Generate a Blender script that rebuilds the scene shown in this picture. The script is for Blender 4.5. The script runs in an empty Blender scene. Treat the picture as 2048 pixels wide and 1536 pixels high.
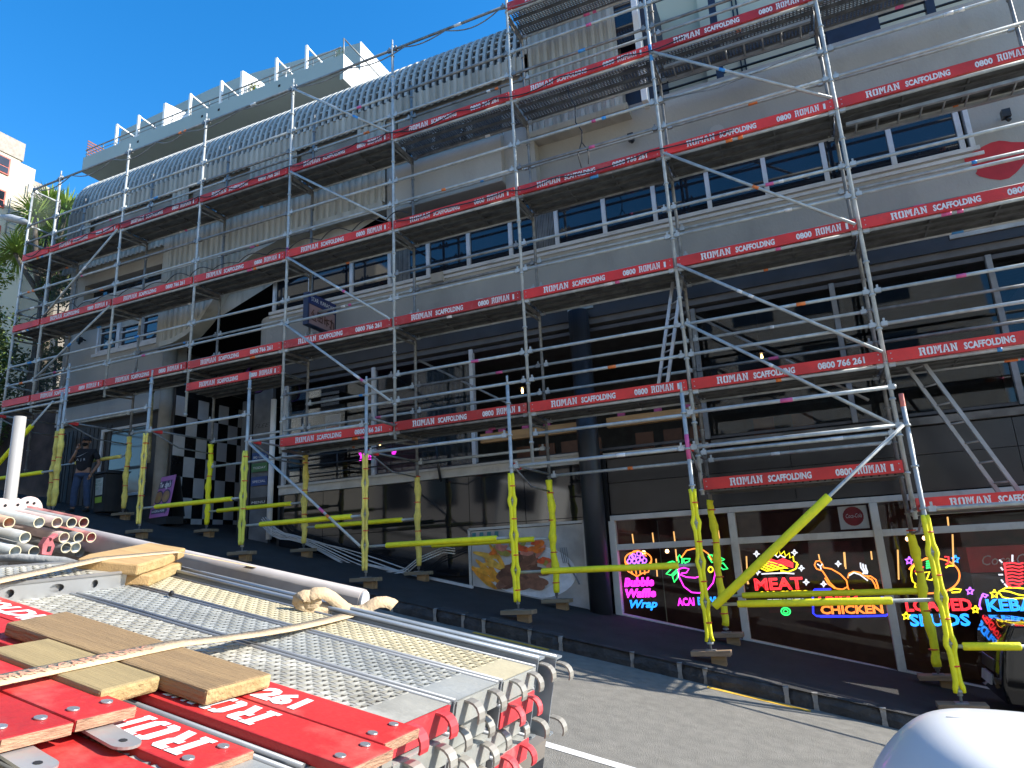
import bpy, math, random
from mathutils import Vector, Matrix
R_=random.Random(7)
scene=bpy.context.scene
COL=scene.collection
# ------------------------------------------------------------------ camera, sky, sun, exposure
cam_d=bpy.data.cameras.new('camera'); cam=bpy.data.objects.new('camera',cam_d); COL.objects.link(cam)
rt=Vector((0.91381926,0.40309241,-0.04950629)); up=Vector((0.14419324,-0.20807356,0.96742633)); fw=Vector((-0.37966126,0.89119128,0.24826483))
CAMP=Vector((13.33928,-9.40754,-2.221))
cam.matrix_world=Matrix(((rt.x,up.x,-fw.x,CAMP.x),(rt.y,up.y,-fw.y,CAMP.y),(rt.z,up.z,-fw.z,CAMP.z),(0,0,0,1)))
cam_d.sensor_width=36; cam_d.lens=24.01; cam_d.clip_end=600; cam_d.clip_start=.02
scene.camera=cam
SUN=Vector((1.45,0.55,1.0)).normalized()
elev=math.asin(SUN.z); azi=math.atan2(SUN.x,SUN.y)
w=bpy.data.worlds.new('World'); scene.world=w; w.use_nodes=True
nt=w.node_tree; bg=nt.nodes['Background']; sk=nt.nodes.new('ShaderNodeTexSky'); sk.sky_type='NISHITA'; sk.sun_disc=False
sk.sun_elevation=elev; sk.sun_rotation=azi; sk.ozone_density=3.0; sk.air_density=1.0; sk.dust_density=0.3
hs=nt.nodes.new('ShaderNodeHueSaturation'); hs.inputs['Saturation'].default_value=1.36; nt.links.new(sk.outputs[0],hs.inputs['Color']); nt.links.new(hs.outputs[0],bg.inputs[0]); bg.inputs[1].default_value=0.15
sl=bpy.data.lights.new('sun','SUN'); sl.energy=4.4; sl.angle=math.radians(.5); sl.color=(1,.935,.83)
so=bpy.data.objects.new('sun',sl); COL.objects.link(so); so.rotation_euler=SUN.to_track_quat('Z','Y').to_euler()
scene.view_settings.view_transform='Standard'; scene.view_settings.look='None'; scene.view_settings.gamma=1
scene.view_settings.exposure=1.15
scene.view_settings.use_curve_mapping=False

# ------------------------------------------------------------------ materials
MATS={}
def mat(name,col,rough=.6,metal=0,var=.12,scale=6,bump=0,bscale=40,col2=None,stain=0,stcol=(.05,.045,.04),spec=.5,coat=0,sscale=1.2,stretch=(1,1,1),coords='Object',orand=0):
    if name in MATS: return MATS[name]
    m=bpy.data.materials.new(name); m.use_nodes=True; N=m.node_tree.nodes; L=m.node_tree.links
    b=N['Principled BSDF']; b.inputs['Roughness'].default_value=rough; b.inputs['Metallic'].default_value=metal
    b.inputs['Specular IOR Level'].default_value=spec; b.inputs['Coat Weight'].default_value=coat
    tc=N.new('ShaderNodeTexCoord'); mp=N.new('ShaderNodeMapping'); mp.inputs['Scale'].default_value=stretch
    L.new(tc.outputs[coords],mp.inputs[0])
    oi=N.new('ShaderNodeObjectInfo'); ml=N.new('ShaderNodeMath'); ml.operation='MULTIPLY'; ml.inputs[1].default_value=37; L.new(oi.outputs['Random'],ml.inputs[0]); L.new(ml.outputs[0],mp.inputs['Location'])
    n=N.new('ShaderNodeTexNoise'); n.inputs['Scale'].default_value=scale; n.inputs['Detail'].default_value=6; L.new(mp.outputs[0],n.inputs['Vector'])
    mr=N.new('ShaderNodeMapRange'); mr.inputs['From Min'].default_value=.3; mr.inputs['From Max'].default_value=.7; L.new(n.outputs[0],mr.inputs[0])
    mx=N.new('ShaderNodeMix'); mx.data_type='RGBA'; L.new(mr.outputs[0],mx.inputs[0])
    c2=col2 or tuple(c*(1-var*2) for c in col); c1=col if col2 else tuple(min(1,c*(1+var)) for c in col)
    mx.inputs[6].default_value=(*c1,1); mx.inputs[7].default_value=(*c2,1); out=mx.outputs[2]
    if stain:
        s=N.new('ShaderNodeTexNoise'); s.inputs['Scale'].default_value=sscale; s.inputs['Detail'].default_value=8; s.inputs['Roughness'].default_value=.65; L.new(mp.outputs[0],s.inputs['Vector'])
        r=N.new('ShaderNodeMapRange'); r.inputs['From Min'].default_value=.52; r.inputs['From Max'].default_value=.72; r.inputs['To Max'].default_value=stain; L.new(s.outputs[0],r.inputs[0])
        m2=N.new('ShaderNodeMix'); m2.data_type='RGBA'; L.new(r.outputs[0],m2.inputs[0]); L.new(out,m2.inputs[6]); m2.inputs[7].default_value=(*stcol,1); out=m2.outputs[2]
    if orand:
        rr_=N.new('ShaderNodeMapRange'); rr_.inputs['To Min'].default_value=1-orand; rr_.inputs['To Max'].default_value=1+orand*.4; L.new(oi.outputs['Random'],rr_.inputs[0])
        hv=N.new('ShaderNodeHueSaturation'); L.new(rr_.outputs[0],hv.inputs['Value']); L.new(out,hv.inputs['Color']); out=hv.outputs[0]
    L.new(out,b.inputs['Base Color'])
    if bump:
        bn=N.new('ShaderNodeTexNoise'); bn.inputs['Scale'].default_value=bscale; bn.inputs['Detail'].default_value=5; L.new(mp.outputs[0],bn.inputs['Vector'])
        bp=N.new('ShaderNodeBump'); bp.inputs['Strength'].default_value=bump; bp.inputs['Distance'].default_value=.02; L.new(bn.outputs[0],bp.inputs['Height']); L.new(bp.outputs[0],b.inputs['Normal'])
    MATS[name]=m; return m
def emis(name,col,st):
    if name in MATS: return MATS[name]
    m=bpy.data.materials.new(name); m.use_nodes=True; b=m.node_tree.nodes['Principled BSDF']
    b.inputs['Base Color'].default_value=(*[c*.5 for c in col],1); b.inputs['Emission Color'].default_value=(*col,1); b.inputs['Emission Strength'].default_value=st
    MATS[name]=m; return m
def glass(name,tint=(.9,.92,.92),dark=0.0,rough=.02,refl=1.0):
    if name in MATS: return MATS[name]
    m=bpy.data.materials.new(name); m.use_nodes=True; N=m.node_tree.nodes; L=m.node_tree.links; N.clear()
    o=N.new('ShaderNodeOutputMaterial'); t=N.new('ShaderNodeBsdfTransparent'); t.inputs[0].default_value=(*tint,1)
    g=N.new('ShaderNodeBsdfGlossy'); g.inputs['Roughness'].default_value=rough; g.inputs[0].default_value=(.95,.97,1,1)
    f=N.new('ShaderNodeFresnel'); f.inputs[0].default_value=1.5
    mm=N.new('ShaderNodeMath'); mm.operation='MULTIPLY_ADD'; mm.inputs[1].default_value=refl; mm.inputs[2].default_value=dark; L.new(f.outputs[0],mm.inputs[0])
    nz=N.new('ShaderNodeTexNoise'); nz.inputs['Scale'].default_value=1.5; bp=N.new('ShaderNodeBump'); bp.inputs['Strength'].default_value=.04; bp.inputs['Distance'].default_value=.05; L.new(nz.outputs[0],bp.inputs['Height']); L.new(bp.outputs[0],g.inputs['Normal'])
    x=N.new('ShaderNodeMixShader'); L.new(mm.outputs[0],x.inputs[0]); L.new(t.outputs[0],x.inputs[1]); L.new(g.outputs[0],x.inputs[2]); L.new(x.outputs[0],o.inputs[0])
    MATS[name]=m; return m
GALV=mat('galvanised_tube',(.46,.49,.48),.5,.15,.12,9,stain=.35,stcol=(.2,.19,.18),sscale=5)
GALV2=mat('weathered_tube',(.25,.255,.25),.55,.35,.2,9,stain=.5,stcol=(.12,.10,.09),sscale=4)
TAPES=[mat('blue_tape',(.05,.3,.7),.5),mat('orange_paint',(.85,.22,.05),.5),mat('pink_paint',(.7,.12,.3),.5),mat('white_tape',(.8,.8,.78),.5)]
RED=mat('red_painted_timber',(.74,.04,.032),.55,0,.12,3,.15,60,stain=.55,stcol=(.34,.06,.055),sscale=4,orand=.22)
REDF=mat('faded_red_timber',(.54,.028,.026),.5,0,.14,3,.15,50,stain=.65,stcol=(.60,.15,.12),sscale=6,orand=.25)
WHITE=mat('white_lettering',(.78,.78,.76),.6,0,.08,20,stain=.25,stcol=(.6,.2,.2),sscale=14)
CONC=mat('grey_render',(.40,.385,.35),.85,0,.08,.8,.3,35,stain=.7,stcol=(.28,.27,.245),sscale=.9,stretch=(1,1,.45))
RIB=mat('ribbed_concrete',(.43,.415,.36),.85,0,.12,1.5,.3,30,stain=.6,stcol=(.2,.185,.15),sscale=2.2,stretch=(2,1,.35))
RIBTOP=mat('pale_rib_paint',(.40,.42,.405),.7,0,.1,2,.1,40,stain=.35,stcol=(.3,.31,.3),sscale=2)
BLACK=mat('black_paint',(.018,.02,.025),.35,0,.2,3,.05,30,stain=.3,stcol=(.05,.05,.05))
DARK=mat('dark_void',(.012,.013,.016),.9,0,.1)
TILE=mat('black_glossy_tile',(.012,.013,.016),.06,0,.1,2,spec=.8)
WFRAME=mat('white_window_frame',(.60,.63,.66),.5,0,.06,4,stain=.3,stcol=(.35,.35,.34),sscale=4)
SILL=mat('off_white_sill',(.55,.54,.5),.6,0,.08,3,.1,40,stain=.5,stcol=(.25,.23,.2),sscale=4)
DGLASS=mat('dark_window_glass',(.014,.018,.028),.04,0,.25,1.2,spec=.75)
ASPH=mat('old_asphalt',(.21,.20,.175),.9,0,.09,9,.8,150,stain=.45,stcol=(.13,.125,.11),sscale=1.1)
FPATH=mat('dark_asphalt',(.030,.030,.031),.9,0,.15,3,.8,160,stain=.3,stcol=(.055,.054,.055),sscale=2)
STONE=mat('basalt',(.04,.04,.041),.85,0,.25,6,.9,25,stain=.4,stcol=(.11,.105,.1),sscale=5)
MORTAR=mat('mortar',(.30,.28,.25),.9,0,.2,9,.6,40)
YEL=mat('yellow_foam',(.95,.88,.015),.65,0,.06,5,.25,40,stain=.35,stcol=(.55,.50,.05),sscale=9)
YELO=mat('aged_yellow_foam',(.86,.70,.15),.75,0,.14,6,.15,50,stain=.35,stcol=(.62,.40,.08),sscale=7)
REDT=mat('red_cable_tie',(.7,.06,.03),.5)
WOOD=mat('sawn_pine',(.36,.235,.11),.75,0,.12,5,.5,60,stain=.6,stcol=(.17,.11,.055),sscale=3,col2=(.20,.13,.065),stretch=(.35,6,3))
WOODG=mat('weathered_timber',(.24,.19,.12),.8,0,.2,6,.3,60,stretch=(.4,5,3))
WOODE=mat('end_grain',(.42,.32,.15),.85,0,.2,22,.5,80,col2=(.30,.2,.08))
STEEL=mat('perforated_steel_grey',(.36,.37,.35),.5,.3,.12,7,.1,60,stain=.5,stcol=(.45,.43,.36),sscale=4)
STEELC=mat('dusty_cream_steel',(.50,.44,.29),.6,.15,.1,6,.1,60,stain=.5,stcol=(.38,.36,.30),sscale=5)
DECK=mat('plank_underside',(.14,.145,.14),.7,.3,.2,6,.1,50,stain=.5,stcol=(.10,.10,.1),sscale=3)
ALU=mat('aluminium',(.50,.51,.52),.32,.7,.06,8,stain=.25,stcol=(.45,.42,.4),sscale=6)
NAVY=mat('dark_navy_steel',(.02,.03,.06),.5)
CREAM=mat('cream_wall',(.58,.53,.40),.85,0,.05,.5,.1,30,stain=.15,stcol=(.5,.45,.35),sscale=1)
APT=mat('pale_grey_green_paint',(.30,.37,.375),.8,0,.04,.5,stain=.15,stcol=(.27,.31,.31),sscale=.8)
WPAINT=mat('white_wall_paint',(.80,.80,.79),.8,0,.03,1)
RUBBER=mat('black_rubber',(.02,.02,.02),.8); CABLE=mat('black_cable',(.025,.025,.028),.6); WCABLE=mat('white_cable',(.62,.62,.6),.6)
ORW=mat('varnished_timber',(.50,.27,.10),.5,0,.12,4,.1,40,stretch=(.4,4,4))

# ------------------------------------------------------------------ mesh helpers
class MB:
    def __init__(s): s.v=[];s.f=[];s.m=[];s.sm=[]
    def add(s,vs,fs,m=0,sm=False):
        o=len(s.v); s.v+=[tuple(p) for p in vs]; s.f+=[tuple(i+o for i in f) for f in fs]; s.m+=[m]*len(fs); s.sm+=[sm]*len(fs); return s
    def box(s,x0,y0,z0,x1,y1,z1,m=0):
        return s.add([(x0,y0,z0),(x1,y0,z0),(x1,y1,z0),(x0,y1,z0),(x0,y0,z1),(x1,y0,z1),(x1,y1,z1),(x0,y1,z1)],[(0,3,2,1),(4,5,6,7),(0,1,5,4),(1,2,6,5),(2,3,7,6),(3,0,4,7)],m)
    def bar(s,p,q,w,h,m=0,upv=(0,0,1)):
        p=Vector(p);q=Vector(q);d=(q-p).normalized();u=Vector(upv)
        a=d.cross(u)
        if a.length<1e-4: a=d.cross(Vector((1,0,0)))
        a.normalize(); b=a.cross(d).normalized(); a*=w/2;b*=h/2
        vs=[p-a-b,p+a-b,p+a+b,p-a+b,q-a-b,q+a-b,q+a+b,q-a+b]
        return s.add(vs,[(0,1,2,3),(7,6,5,4),(0,4,5,1),(1,5,6,2),(2,6,7,3),(3,7,4,0)],m)
    def tube(s,pts,r,n=8,m=0,cap=True,rs=None,sm=True):
        pts=[Vector(p) for p in pts]; L=len(pts); rings=[]
        prev=None
        for i,p in enumerate(pts):
            d=(pts[min(i+1,L-1)]-pts[max(i-1,0)])
            if d.length<1e-9: d=Vector((0,0,1))
            d.normalize()
            if prev is None:
                a=d.cross(Vector((0,0,1)))
                if a.length<1e-3: a=d.cross(Vector((0,1,0)))
            else:
                a=prev-d*prev.dot(d)
                if a.length<1e-6: a=d.cross(Vector((0,0,1)))
            a.normalize(); prev=a; b=d.cross(a); rr=rs[i] if rs else r
            rings.append([p+(a*math.cos(2*math.pi*k/n)+b*math.sin(2*math.pi*k/n))*rr for k in range(n)])
        vs=[v for g in rings for v in g]; fs=[]
        for i in range(L-1):
            for k in range(n): fs.append((i*n+k,i*n+(k+1)%n,(i+1)*n+(k+1)%n,(i+1)*n+k))
        s.add(vs,fs,m,sm)
        if cap: 
            o=len(s.v)-len(vs); s.f.append(tuple(o+k for k in range(n))[::-1]); s.m.append(m); s.sm.append(False)
            s.f.append(tuple(o+(L-1)*n+k for k in range(n))); s.m.append(m); s.sm.append(False)
        return s
    def poly(s,pts,m=0): return s.add(pts,[tuple(range(len(pts)))],m)
    def prism(s,pts,d,m=0):
        n=len(pts); d=Vector(d); a=[Vector(p) for p in pts]; b=[p+d for p in a]
        s.add(a+b,[tuple(range(n))[::-1],tuple(range(n,2*n))]+[(i,(i+1)%n,n+(i+1)%n,n+i) for i in range(n)],m); return s
    def mesh(s,name,mats):
        me=bpy.data.meshes.new(name); me.from_pydata(s.v,[],s.f)
        for q in (mats if isinstance(mats,(list,tuple)) else [mats]): me.materials.append(q)
        me.polygons.foreach_set('material_index',s.m); me.polygons.foreach_set('use_smooth',s.sm); me.update(); return me
    def build(s,name,mats,parent=None,bevel=0,**k):
        o=bpy.data.objects.new(name,s.mesh(name,mats)); COL.objects.link(o)
        if parent: o.parent=parent
        if bevel:
            b=o.modifiers.new('bevel','BEVEL'); b.width=bevel; b.segments=2; b.limit_method='ANGLE'
        tag(o,**k); return o
def tag(o,label=None,cat=None,group=None,kind=None):
    if label: o['label']=label
    if cat: o['category']=cat
    if group: o['group']=group
    if kind: o['kind']=kind
    return o
def empty(name,loc,label=None,cat=None,group=None,kind=None,rot=(0,0,0)):
    o=bpy.data.objects.new(name,None); COL.objects.link(o); o.location=loc; o.rotation_euler=rot; o.empty_display_size=.1
    return tag(o,label,cat,group,kind)
def inst(me,name,parent,loc=(0,0,0),rot=(0,0,0),sc=(1,1,1)):
    o=bpy.data.objects.new(name,me); COL.objects.link(o); o.parent=parent; o.location=loc; o.rotation_euler=rot; o.scale=sc; return o
def dup(root,loc=None,rot=None,label=None,group=None):
    c=root.copy(); COL.objects.link(c)
    if loc is not None: c.location=loc
    if rot is not None: c.rotation_euler=rot
    if label: c['label']=label
    if group: c['group']=group
    for ch in [o for o in kids(root)]:
        k=ch.copy(); COL.objects.link(k); k.parent=c
        for g in kids(ch): h=g.copy(); COL.objects.link(h); h.parent=k
    return c
def islands(b):
    par=list(range(len(b.v)))
    def fd(i):
        while par[i]!=i: par[i]=par[par[i]]; i=par[i]
        return i
    for f in b.f:
        r=fd(f[0])
        for k in f[1:]: par[fd(k)]=r
    gr={}
    for i,f in enumerate(b.f): gr.setdefault(fd(f[0]),[]).append(i)
    L=[]
    for fs in gr.values():
        vs={k for i in fs for k in b.f[i]}; lo_=[min(b.v[k][a] for k in vs)-.004 for a in range(3)]; hi=[max(b.v[k][a] for k in vs)+.004 for a in range(3)]; L.append([fs,lo_,hi])
    ch=True
    while ch:
        ch=False
        for i in range(len(L)):
            for j in range(i+1,len(L)):
                if all(L[i][1][a]<=L[j][2][a] and L[j][1][a]<=L[i][2][a] for a in range(3)):
                    L[i]=[L[i][0]+L[j][0],[min(L[i][1][a],L[j][1][a]) for a in range(3)],[max(L[i][2][a],L[j][2][a]) for a in range(3)]]; L.pop(j); ch=True; break
            if ch: break
    out=[]
    for fs,_,_ in L:
        c=MB(); mp={}
        for i in sorted(fs):
            q=[]
            for k in b.f[i]:
                if k not in mp: mp[k]=len(c.v); c.v.append(b.v[k])
                q.append(mp[k])
            c.f.append(tuple(q)); c.m.append(b.m[i]); c.sm.append(b.sm[i])
        out.append(c)
    return out
def kids(o): return list(o.children)
TX={}
def text(body,size,mats,name='lettering',offset=0,bevel=0,shear=0,align='LEFT',width=None,extrude=0):
    key=(body,size,offset,bevel,shear,align,width,str(mats))
    if key in TX: return TX[key]
    c=bpy.data.curves.new('t','FONT'); c.body=body; c.size=size; c.offset=offset; c.shear=shear; c.align_x=align; c.resolution_u=2; c.extrude=extrude
    if bevel: c.fill_mode='NONE'; c.bevel_depth=bevel; c.bevel_resolution=1
    o=bpy.data.objects.new('t',c); COL.objects.link(o); dg=bpy.context.evaluated_depsgraph_get()
    me=bpy.data.meshes.new_from_object(o.evaluated_get(dg)); bpy.data.objects.remove(o); me.name=name
    if width:
        xs=[v.co.x for v in me.vertices]; w0=max(xs)-min(xs)
        if w0>0:
            k=width/w0
            for v in me.vertices: v.co.x*=k
    me.materials.clear(); me.materials.append(mats); TX[key]=me; return me
XZ=(math.pi/2,0,0)   # text standing in the x-z plane, facing -y
def gz(x,y): return -1.0139-.20438*x+.0229*y       # footpath surface
def rz(x,y): return gz(x,y)-.16
SL=math.atan(.20438)
# ------------------------------------------------------------------ ground
def sheet(name,x0,x1,y0,y1,dz,m,label=None,nx=24,zf=gz):
    b=MB(); ys=[y0+(y1-y0)*j/6 for j in range(7)]
    for i in range(nx+1):
        x=x0+(x1-x0)*i/nx
        for y in ys: b.v.append((x,y,zf(x,y)+dz))
    for i in range(nx):
        for j in range(6):
            a=i*7+j; b.f.append((a,a+7,a+8,a+1)); b.m.append(0); b.sm.append(False)
    return b.build(name,m,kind='structure',label=label)
sheet('road',-60,70,-11.2,-1.2,-.16,ASPH,'grey sloping asphalt street partly in sun')
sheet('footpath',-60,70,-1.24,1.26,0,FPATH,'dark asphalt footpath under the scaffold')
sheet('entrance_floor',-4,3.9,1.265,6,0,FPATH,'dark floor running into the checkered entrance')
sheet('far_footpath',-60,70,-16,-11.2,-.02,mat('concrete_path',(.32,.31,.29),.9,0,.1,3,.3,60),'pale footpath across the street')
g=MB(); g.add([(-200,-200,gz(-60,0)-40),(200,-200,-60),(200,200,-60),(-200,200,-60)],[(0,1,2,3)]); g.build('ground',FPATH,kind='structure',label='ground far below the sloping street')
# road markings
b=MB()
def strip(b,x0,x1,y0,y1,dz,n=1):
    for i in range(n):
        a=x0+(x1-x0)*i/n; c=x0+(x1-x0)*(i+1)/n
        b.add([(a,y0,rz(a,y0)+dz),(c,y0,rz(c,y0)+dz),(c,y1,rz(c,y1)+dz),(a,y1,rz(a,y1)+dz)],[(0,1,2,3)])
YP=mat('yellow_road_paint',(.75,.42,.04),.7,0,.12,8,.2,60,stain=.3,stcol=(.45,.3,.08),sscale=12)
for i,x in enumerate([6.4,9.2,12.0,14.8,17.6]):
    b=MB(); strip(b,x,x+1.0,-1.375,-1.295,.004); 
    b.build('road_marking',YP,label=['yellow kerbside dash hidden behind the load of planks','yellow dash beside the kerb nearest the stacked plank ends','yellow dash beside the kerb left of the pale car','yellow kerbside dash near the black car','yellow dash farthest down the hill'][i],kind='structure')
b=MB(); strip(b,-10,40,-4.26,-4.16,.004,6); b.build('lane_line',mat('white_road_paint',(.72,.72,.70),.7,0,.1,10,stain=.3,stcol=(.4,.4,.38),sscale=9),kind='structure',label='white painted line along the street')
# kerb
kerb=empty('kerb',(0,0,0),'rough basalt kerb stones with pale mortar joints','kerb',kind='structure')
x=-8.0; ks=[]
while x<24:
    l=R_.choice([.3,.42,.5,.62,.78])*R_.uniform(.9,1.1); b=MB(); n=5; top=[];h=R_.uniform(-.012,.012)
    y0=-1.235+R_.uniform(-.02,.012)
    secs=[]
    for i in range(n+1):
        xx=x+.018+(l-.036)*i/n; e=.02 if i in(0,n) else 0
        j=lambda a: R_.uniform(-a,a)
        z=gz(xx,-1.2)+.012+h
        secs.append([(xx,y0+e+j(.006),z-.20),(xx,y0+e*.5-.012+j(.012),z-.10+j(.02)),(xx,y0+e+j(.008),z-.035-e+j(.006)),(xx,y0+.035+e*.5,z-e*.7+j(.005)),(xx,-1.02,z-.004)])
    vs=[p for s_ in secs for p in s_]; fs=[]
    for i in range(n):
        for k in range(4): fs.append((i*5+k,(i+1)*5+k,(i+1)*5+k+1,i*5+k+1))
    fs+=[(0,1,2,3,4),tuple(n*5+k for k in (4,3,2,1,0))]
    b.add(vs,fs,0,False); b.build('kerb_stone',STONE,kerb)
    m=MB(); xx=x+l; z=gz(xx,-1.2)
    m.add([(xx-.03,y0+.006,z-.2),(xx+.03,y0+.006,z-.2),(xx+.022,y0-.002,z-.09),(xx+.03,y0+.008,z+.0),(xx-.028,y0+.008,z+.0),(xx-.02,y0-.002,z-.09),(xx+.03,-1.2,z+.008),(xx-.03,-1.2,z+.008)],[(0,1,2,5),(5,2,3,4),(4,3,6,7)])
    m.build('mortar_joint',MORTAR,kerb); x+=l
# ------------------------------------------------------------------ main building
W=1.2
bld=empty('street_building',(0,0,0),'long grey concrete building with ribbed upper storey behind the scaffold','building')
def P(name,b,m,parent=None,bevel=0,label=None):
    if parent is None and len(b.f)<260:
        I=islands(b)
        if 1<len(I)<=30: return [c.build(name,m,bld,bevel,label=label) for c in I][0]
    return b.build(name,m,parent or bld,bevel,label=label)
# rendered wall, right
b=MB(); b.box(3.3,W,2.1,17.2,1.6,3.06); b.box(9.55,W,4.28,17.2,1.6,5.46); b.box(16.15,W,3.06,17.2,1.6,4.28)
# rounded left end of the spandrel
pts=[(3.3,W+.001,2.1)]+[(3.3-.55*math.sin(a),1.2+.55*(1-math.cos(a)),2.1) for a in [math.radians(t) for t in range(10,91,16)]]+[(2.75,3.2,2.1),(3.3,3.2,2.1)]
b.prism(pts,(0,0,.96)); P('rendered_wall',b,CONC)
b=MB(); b.box(3.3,1.15,3.06,16.2,1.3,3.12); b.box(16.1,1.16,3.12,16.16,1.3,4.28); b.box(3.3,1.17,2.98,16.24,1.198,3.03); P('window_sill',b,WFRAME)
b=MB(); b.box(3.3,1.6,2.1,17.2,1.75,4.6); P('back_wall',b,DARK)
xs=[3.38,4.33,5.38,6.30,7.18,8.06,8.93,9.83,10.71,11.59,12.48,13.37,14.24,15.15,16.02]
for i in range(len(xs)-1):
    a,c=xs[i],xs[i+1]; b=MB(); z0,z1=3.12,4.24
    b.box(a-.035,1.20,z0,a+.035,1.27,z1); b.box(a+.035,1.21,z0,c-.035,1.27,z0+.035); b.box(a+.035,1.21,z1-.035,c-.035,1.27,z1)
    if i==len(xs)-2: b.box(c-.035,1.20,z0,c+.035,1.27,z1)
    f=P('window',b,WFRAME)
    q=MB(); q.box(a+.036,1.245,z0+.036,c-.036,1.258,z1-.036); q.build('pane',DGLASS,f)
    if i in (3,4,6,7,8,9):
        q=MB(); n=26
        for k in range(n):
            x0=a+.05+(c-a-.1)*k/n; x1=a+.05+(c-a-.1)*(k+1)/n; ya=1.235+.004*math.sin(k*1.7); 
            if i in(7,8) and k%13>8: continue
            if i==3 and k<14 or i==6 and k>12: q.add([(x0,ya,z0+.04),(x1-.006,ya,z0+.04),(x1-.006,ya,z1-.04),(x0,ya,z1-.04)],[(0,1,2,3)])
        if q.v: q.build('vertical_blind',mat('grey_blind',(.16,.17,.17),.6,0,.2,4),f)
# protruding plain box under the upper windows
b=MB(); b.box(6.62,.82,4.45,9.0,1.2,5.42); b.box(6.62,.9,5.42,9.0,1.2,5.5); P('bay_box',b,CONC,bevel=.02)
b=MB(); b.box(6.42,.95,4.4,6.62,1.2,6.9); b.box(9.0,.98,4.3,9.6,1.6,6.9); P('pier',b,CONC)
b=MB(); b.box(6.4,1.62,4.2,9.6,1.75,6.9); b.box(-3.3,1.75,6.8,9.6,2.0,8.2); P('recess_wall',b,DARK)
# left wall with windows
b=MB(); S1=(-2.2,.02,3.12,4.25); S2=(-2.85,.0,4.62,5.0)
b.box(-3.4,W,1.45,.45,1.6,3.12); b.box(-3.4,W,3.12,-2.2,1.6,4.25); b.box(.04,W,3.12,.45,1.6,4.25); b.box(-3.4,W,4.25,.45,1.6,4.62)
b.box(-3.4,W,4.62,-2.85,1.6,5.05); b.box(0,W,4.62,.45,1.6,5.05); b.box(-3.4,W,5.05,.45,1.6,6.9); b.box(-3.4,1.6,1.45,-3.1,7,8.2); P('side_rendered_wall',b,CONC)
b=MB(); b.box(-2.85,1.45,4.62,0,1.5,5.05); P('recess_glass',b,DGLASS)
b=MB(); b.box(-2.85,1.19,4.60,0,1.26,4.64); P('window_ledge',b,WFRAME)
for i in range(3):
    a=-2.2+.747*i; c=a+.747; b=MB()
    b.box(a,1.2,3.12,a+.06,1.3,4.25); b.box(c-.05,1.2,3.12,c,1.3,4.25); b.box(a+.06,1.22,3.12,c-.05,1.3,3.2); b.box(a+.06,1.22,4.2,c-.05,1.3,4.25)
    f=P('window',b,WFRAME); q=MB(); q.box(a+.06,1.28,3.2,c-.05,1.29,4.2); q.build('pane',DGLASS,f)
    q=MB(); q.box(a+.065,1.24,3.78-.1*(i%2),c-.055,1.275,4.19); q.build('raised_sash',mat('cream_sash',(.48,.47,.42),.7),f)
    q=MB(); q.box(a+.061,1.235,3.63-.1*(i%2),c-.051,1.275,3.66-.1*(i%2)); q.build('sash_rail',WFRAME,f)
b=MB(); b.box(-2.28,1.16,3.04,.06,1.3,3.12); P('window_sill',b,WFRAME)
# ribbed panels: vertical corrugation
def ribs(x0,x1,zb,zt,y=.9,pitch=.158,skip=None):
    b=MB(); n=int(round((x1-x0)/pitch)); p=(x1-x0)/n
    for i in range(n):
        a=x0+p*i; z0=zb(a+p/2) if callable(zb) else zb
        z0b=zb(a+p) if callable(zb) else zb; z0a=zb(a) if callable(zb) else zb
        c=a+p*.62
        b.add([(a,y,z0a),(a+p*.12,y-.045,z0a),(c-p*.12,y-.045,z0),(c,y,z0),(a+p,y,z0b),(a,y,zt),(a+p*.12,y-.045,zt),(c-p*.12,y-.045,zt),(c,y,zt),(a+p,y,zt)],
              [(0,1,6,5),(1,2,7,6),(2,3,8,7),(3,4,9,8)])
    b.add([(x0,y+.2,zb(x0) if callable(zb) else zb),(x1,y+.2,zb(x1) if callable(zb) else zb),(x1,y+.2,zt),(x0,y+.2,zt)],[(0,3,2,1)])
    b.add([(x0,y,zt),(x0,y+.2,zt),(x1,y+.2,zt),(x1,y,zt)],[(0,1,2,3)])
    return b
def arch(x):
    if x<=.5: return 2.80
    pts=[(.5,2.8),(.9,2.82),(1.35,2.95),(1.75,3.25),(2.05,3.62),(2.35,3.98),(2.7,4.25),(3.2,4.46),(4.0,4.62),(4.8,4.66),(6.45,4.68)]
    for (a,za),(c,zc) in zip(pts,pts[1:]):
        if x<=c: return za+(zc-za)*(x-a)/(c-a)
    return 4.68
P('ribbed_panel',ribs(.5,6.42,arch,5.62),RIB)
# arch edge lip
b=MB(); pr=None
for i in range(60):
    x=.5+5.92*i/59; q=(x,arch(x))
    if pr:
        b.add([(pr[0],.80,pr[1]-.06),(q[0],.80,q[1]-.06),(q[0],.80,q[1]+.06),(pr[0],.80,pr[1]+.06),(pr[0],1.15,pr[1]-.06),(q[0],1.15,q[1]-.06)],[(0,1,2,3),(0,4,5,1)])
        b.add([(pr[0],.80,pr[1]+.06),(q[0],.80,q[1]+.06),(q[0],.9,q[1]+.06),(pr[0],.9,pr[1]+.06)],[(0,1,2,3)])
    pr=q
P('arch_lip',b,RIB)
b=MB(); b.box(.32,.86,2.74,.5,1.2,5.6); P('panel_edge',b,RIB)
for a,c in [(-3.3,-2.45),(.45,.95),(2.85,4.15),(5.75,6.42)]: P('ribbed_pier',ribs(a,c,5.62,6.6),RIB)
P('ribbed_panel',ribs(-3.3,.32,5.3,5.62),RIB)
P('ribbed_band',ribs(-3.3,9.6,6.6,7.0),RIB)
P('ribbed_panel',ribs(9.6,11.3,5.30,8.9,y=.95),RIB,label='tall flat ribbed panel right of the curved ribs')
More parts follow.
